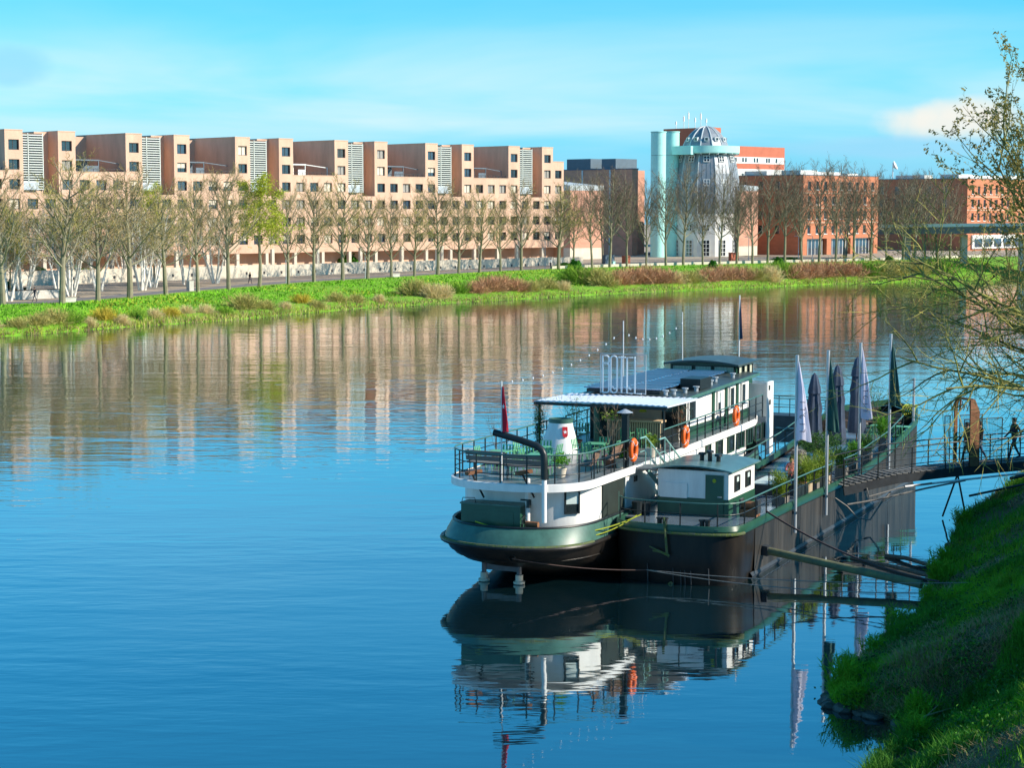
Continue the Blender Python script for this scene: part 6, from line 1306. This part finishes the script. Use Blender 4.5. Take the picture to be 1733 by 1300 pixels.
ts = [0, .5, 1, 1.5, 2, 2.5] + [3 + i * .2 for i in range(96)] + [22.5, 23, 23.5, 24, 25 - 1e-6]
ds = [-1.2, -.25, 0, .2, .4, .7, 1, 1.5, 2, 2.6, 3.3, 4, 5, 6, 7.5, 9, 12, 30, 400]
m = MB(); m.loft([[bank_p(t, d) for d in ds] for t in ts], close=False); tag(m.build('near_bank', 'bank_earth', smooth=True), kind='structure')
r = random.Random(77); m = MB()
DRY = [(at_z(1625, 1085, 1.6), 1.3), (at_z(1690, 1060, 2.0), 1.2), (at_z(1500, 1165, .6), .8), (at_z(1690, 1230, 2.2), 1.1)]
def dryness(p): return noise.noise(Vector((p.x * .22 + 4, p.y * .22, 1))) * .6 + max(.6 * math.exp(-((p.x - q.x) ** 2 + (p.y - q.y) ** 2) / (w * w)) for q, w in DRY)
for i in range(190000):
    t = r.uniform(2.3, 21.5) if r.random() < .4 else r.uniform(2.3, 14.5); d = r.random() ** 1.25 * (9.0 if t > 7.5 else 12); p = bank_p(t, d)
    if (p.x / max(p.y, 1)) > .33: continue
    dr = dryness(p); bald = noise.noise(Vector((p.x * .5, p.y * .5, 21)))
    if bald > .28 and r.random() < .75: continue
    tall = 1.0 + (.9 if d < .7 and noise.noise(Vector((p.x * .9, p.y * .9, 3))) > 0.05 else 0) + max(0, noise.noise(Vector((p.x * .8, p.y * .8, 11)))) * 2.6
    h = r.uniform(.10, .27) * tall; a = r.random() * 6.283; s = Vector((math.cos(a), math.sin(a), 0)) * r.uniform(.006, .014) * (1.4 if p.y > 60 else 1); ln = Vector((r.gauss(0, .35), r.gauss(0, .35), 1)).normalized()
    m.cur = 2 if (dr > .20 and r.random() < .85) or r.random() < .03 else (1 if noise.noise(Vector((p.x * .3, p.y * .3, 31))) > .02 else 0)
    if m.cur == 2: ln = (ln + Vector((r.gauss(0, 1), r.gauss(0, 1), -.2))).normalized()
    k = len(m.v); mid = p + ln * h * .6; tip = p + ln * h + Vector((r.gauss(0, .25), r.gauss(0, .25), -.05)) * h
    m.v += [tuple(p - s), tuple(p + s), tuple(mid + s * .7), tuple(mid - s * .7), tuple(tip)]; m.f += [(k, k + 1, k + 2, k + 3), (k + 3, k + 2, k + 4)]; m.mi += [m.cur] * 2
tag(m.build('bank_grass', ['blade_a', 'blade_b', 'blade_dry']), 'long green and dry grass covering the near bank at right', 'grass', kind='stuff')
m = MB()
for c in range(1500):
    t = r.uniform(3.4, 20.5) if r.random() < .4 else r.uniform(3.4, 14); d = r.random() * 8 + .1; p0 = bank_p(t, d)
    if p0.x / max(p0.y, 1) > .30 or noise.noise(Vector((p0.x * .45, p0.y * .45, 41))) < -.05: continue
    R0 = r.uniform(.12, .4)
    for i in range(int(28 * R0 / .25)):
        c_ = p0 + Vector((r.gauss(0, R0 * .6), r.gauss(0, R0 * .6), abs(r.gauss(0, R0 * .55)))); a = rvec(r) * r.uniform(.025, .055); b = rvec(r) * r.uniform(.02, .04); k = len(m.v); m.v += [tuple(c_ - a), tuple(c_ + b), tuple(c_ + a), tuple(c_ - b)]; m.f.append((k, k + 1, k + 2, k + 3)); m.mi.append(0 if r.random() < .7 else 1)
tag(m.build('ground_herbs', ['herb_leaf', 'blade_a']), 'low leafy weeds and nettles scattered over the near bank', 'ground cover', kind='stuff')
# reed tufts and stones at the waterline
rm = [bamboo(60 + i, 70, 1.0, .3, 'blade_b', .03) for i in range(2)]
for i, (t, d, h) in enumerate(((6.2, .25, .8), (7.7, .2, .75), (8.6, .35, .9), (9.4, .15, .7), (10.6, .2, .7), (12.2, .25, .8), (13.5, .3, .7), (14.6, .3, .9), (15.6, .2, .8), (17.6, .3, .8), (5.1, .5, .7))):
    p = bank_p(t, d); s = thing('reed_tuft', 'green reed tuft at the near waterline, ' + ordn(i) + ' counted from the bottom of the photo', 'reeds', p, r.random() * 6, 'reed tufts at the near waterline') if False else None
    s = thing('reed_tuft', ['bright grass tuft in the small inlet at bottom', 'green reed tuft at the outermost tip of the near bank', 'tall reed tuft just behind the bank tip', 'reed tuft above the two tip stones', 'reed tuft beside the flat waterline rock', 'reed tuft below the dry grass patch', 'reed tuft left of the green slope', 'tall reed tuft under the mooring boom end', 'reed tuft at the boom foot', 'reed tuft by the drift logs', 'lowest bright grass tuft near the photo bottom'][i], 'reeds', p, r.random() * 6, 'reed tufts at the near waterline'); inst(rm[i % 2], 'blades', s, (0, 0, -.05), 0, (h * 1.2, h * 1.2, h))
def stone_mesh(seed):
    bm = bmesh.new(); bmesh.ops.create_icosphere(bm, subdivisions=2, radius=1)
    for v in bm.verts: v.co *= 1 + .35 * noise.noise(v.co * 1.3 + Vector((seed, 0, 0)))
    me = bpy.data.meshes.new('waterline_stone'); bm.to_mesh(me); bm.free(); me.materials.append(M['wet_stone']); return me
stm = [stone_mesh(s * 3.1) for s in range(4)]
SPOT = ['at the very tip of the near bank', 'second from the tip of the near bank', 'flat one just inside the bank tip', 'in the small inlet at the bottom', 'at the inlet mouth', 'half sunk before the tip reeds', 'beside the waterline reeds right of the tip', 'largest one at the bank bend', 'by the bend, smaller neighbour of the largest', 'under the steep grass edge', 'below the dry grass patch', 'near the boom foot', 'on the water side of the boom foot', 'by the drift logs', 'upper one by the drift logs', 'under the gangway slope', 'innermost in the inlet', 'between inlet and bank tip', 'under the tall reed tuft', 'topmost along the near waterline']
for i, (t, d, s) in enumerate(((8.1, -.05, .22), (7.9, .1, .28), (8.4, .05, .34), (6.6, .0, .2), (7.2, -.05, .26), (8.8, -.1, .16), (9.3, 0, .2), (10.4, 0, .36), (10.7, -.1, .18), (11.4, 0, .22), (12.1, 0, .2), (15.1, .1, .28), (14.7, -.1, .18), (16.3, 0, .2), (16.9, 0, .22), (18.4, 0, .25), (6.1, .1, .22), (7.5, .05, .2), (9.0, .1, .22), (19, 0, .22))):
    p = bank_p(t, d); o = bpy.data.objects.new('waterline_stone', stm[i % 4]); COL.objects.link(o); o.location = (p.x, p.y, .04); o.scale = (s * 1.3, s, s * .6); o.rotation_euler = (0, 0, r.random() * 6); tag(o, 'dark wet stone ' + SPOT[i], 'stone', 'stones at the near waterline')
for i, (u, v, L_, a, lab) in enumerate(((1545, 1225, 1.6, .6, 'bare dead branch leaning over the small inlet'), (1530, 1150, 1.1, 2.2, 'short pale dead stick lying on the lower bank'), (1600, 1010, 1.3, 1.2, 'dead branch lying below the mooring boom foot'))):
    p = at_z(u, v, .5); m = MB(); q = Vector((math.cos(a), math.sin(a), .15)).normalized(); pts = [p + q * L_ * f + Vector((0, 0, .05 * math.sin(f * 5))) for f in (0, .3, .6, 1)]; m.tube(pts, .028, 6, r2=.008); m.tube([pts[1], pts[1] + (q + Vector((.3, .5, .4))) * .3], .012, 5); tag(m.build('fallen_branch', 'blade_dry'), lab, 'branch')
# evergreen hedge added out of view on the quay to shade the near bank
hm = bush_leaf_mesh(75, 900, .17, 'hedge_dark'); m = MB(); m.lathe([(.86, -.1), (.88, .3), (.75, .6), (.4, .8), (.05, .85)], 14); core = m.mesh('core', 'hedge_dark')
for i, t in enumerate([6.9 + k * .62 for k in range(21)]):
    p = edge(t) + INL * (11.6 + .5 * math.sin(i)); s = thing('shade_bush', 'unseen evergreen bush added for shade, ' + ordn(i) + ' of the row above the near bank', 'bush', (p.x, p.y, 5.0), i * .8, 'bushes added to shade the near bank'); sc = 2.1 + .25 * math.sin(i * 2.1); o = inst(hm, 'leaves', s); o.scale = (sc, sc, 4.3 + .4 * math.sin(i * 1.7)); o = inst(core, 'branches', s); o.scale = (sc, sc, 4.2 + .4 * math.sin(i * 1.7))
# ================================================================ WILLOW reaching in from the right
mat('bark_moss', (.27, .28, .05), .9, scale=3., col2=(.12, .095, .055)); mat('twig_moss', (.33, .29, .07), .9, .4, 1.); mat('catkin', (.27, .23, .06), .8, .4, 2., trans=.25)
def willow_tree():
    r = random.Random(15); wood, twig, lf = MB(), MB(), MB()
    base = Vector((16.6, 46.5, 0)); base.z = 4.2
    t = thing('willow_tree', 'mossy half-bare willow reaching in from the right edge with budding leaves', 'tree', base)
    trunk = [Vector((0, 0, -.4)), Vector((-.2, .1, 2)), Vector((-.5, .2, 4.2)), Vector((-.7, .2, 6.5)), Vector((-.6, .3, 8)), Vector((-.3, .2, 9.2))]
    wood.tube(trunk, [.32, .28, .23, .18, .12, .05], 9, cap=False)
    sp_low = [dict(seg=7, wig=.11, up=-.01, n=6, taper=.8), dict(count=16, **{'from': .12}, ang=(25, 70), len=.46, rad=.42, seg=5, wig=.2, up=.02, n=4, taper=.8, short=.4), dict(count=9, **{'from': .12}, ang=(25, 70), len=.5, rad=.45, seg=4, wig=.22, up=0, ribbon=True, w=.022, short=.3), dict(count=4, **{'from': .2}, ang=(25, 60), len=.5, rad=.5, seg=3, wig=.2, up=0, ribbon=True, w=.012)]
    sp_up = [dict(seg=7, wig=.09, up=.14, n=6, taper=.85), dict(count=11, **{'from': .2}, ang=(18, 45), len=.5, rad=.4, seg=5, wig=.12, up=.12, n=4, taper=.8, short=.4), dict(count=6, **{'from': .15}, ang=(18, 50), len=.45, rad=.45, seg=4, wig=.15, up=.08, ribbon=True, w=.016, short=.3), dict(count=3, **{'from': .2}, ang=(20, 50), len=.5, rad=.5, seg=3, wig=.15, up=.05, ribbon=True, w=.010)]
    def toward(u, v, y, start):
        return at_y(u, v, y) - base - start
    for (z, u, v, y, rad, sp, lv) in ((3.2, 1500, 600, 45, .085, sp_low, 0), (3.4, 1553, 655, 44, .10, sp_low, 0), (4.0, 1520, 470, 46, .10, sp_low, 1), (4.4, 1570, 400, 43.5, .085, sp_low, 1), (3.9, 1620, 600, 47, .07, sp_low, 0), (3.0, 1620, 480, 48, .07, sp_low, 1), (5.0, 1590, 300, 46, .09, sp_up, 2), (5.4, 1645, 215, 45, .09, sp_up, 2), (5.8, 1705, 190, 47, .09, sp_up, 2), (5.2, 1630, 350, 44, .07, sp_up, 2), (5.6, 1740, 260, 44, .08, sp_up, 2), (4.6, 1680, 440, 48, .07, sp_low, 1), (4.9, 1700, 330, 47, .07, sp_up, 2), (4.2, 1680, 590, 44, .07, sp_low, 0), (3.9, 1560, 520, 48, .075, sp_low, 1)):
        st = next(a.lerp(b, (z - a.z) / (b.z - a.z)) for a, b in zip(trunk, trunk[1:]) if a.z <= z <= b.z); d = toward(u, v, y, st)
        lvs = (lf, 1 if lv == 1 else 3, .055, .06) if lv else None
        if lv == 1: lvs = (lf, 1, .030, .04)
        aim = d.normalized() - Vector((0, 0, 1)) * (sp[0]['up'] * 1.6); grow(r, st, aim, d.length * (.98 if sp is sp_low else .93), rad, 0, sp, wood, twig, lvs)
    wood.build('trunk', 'bark_moss', t, smooth=True); twig.build('twigs', 'twig_moss', t); lf.build('foliage', 'catkin', t)
willow_tree()
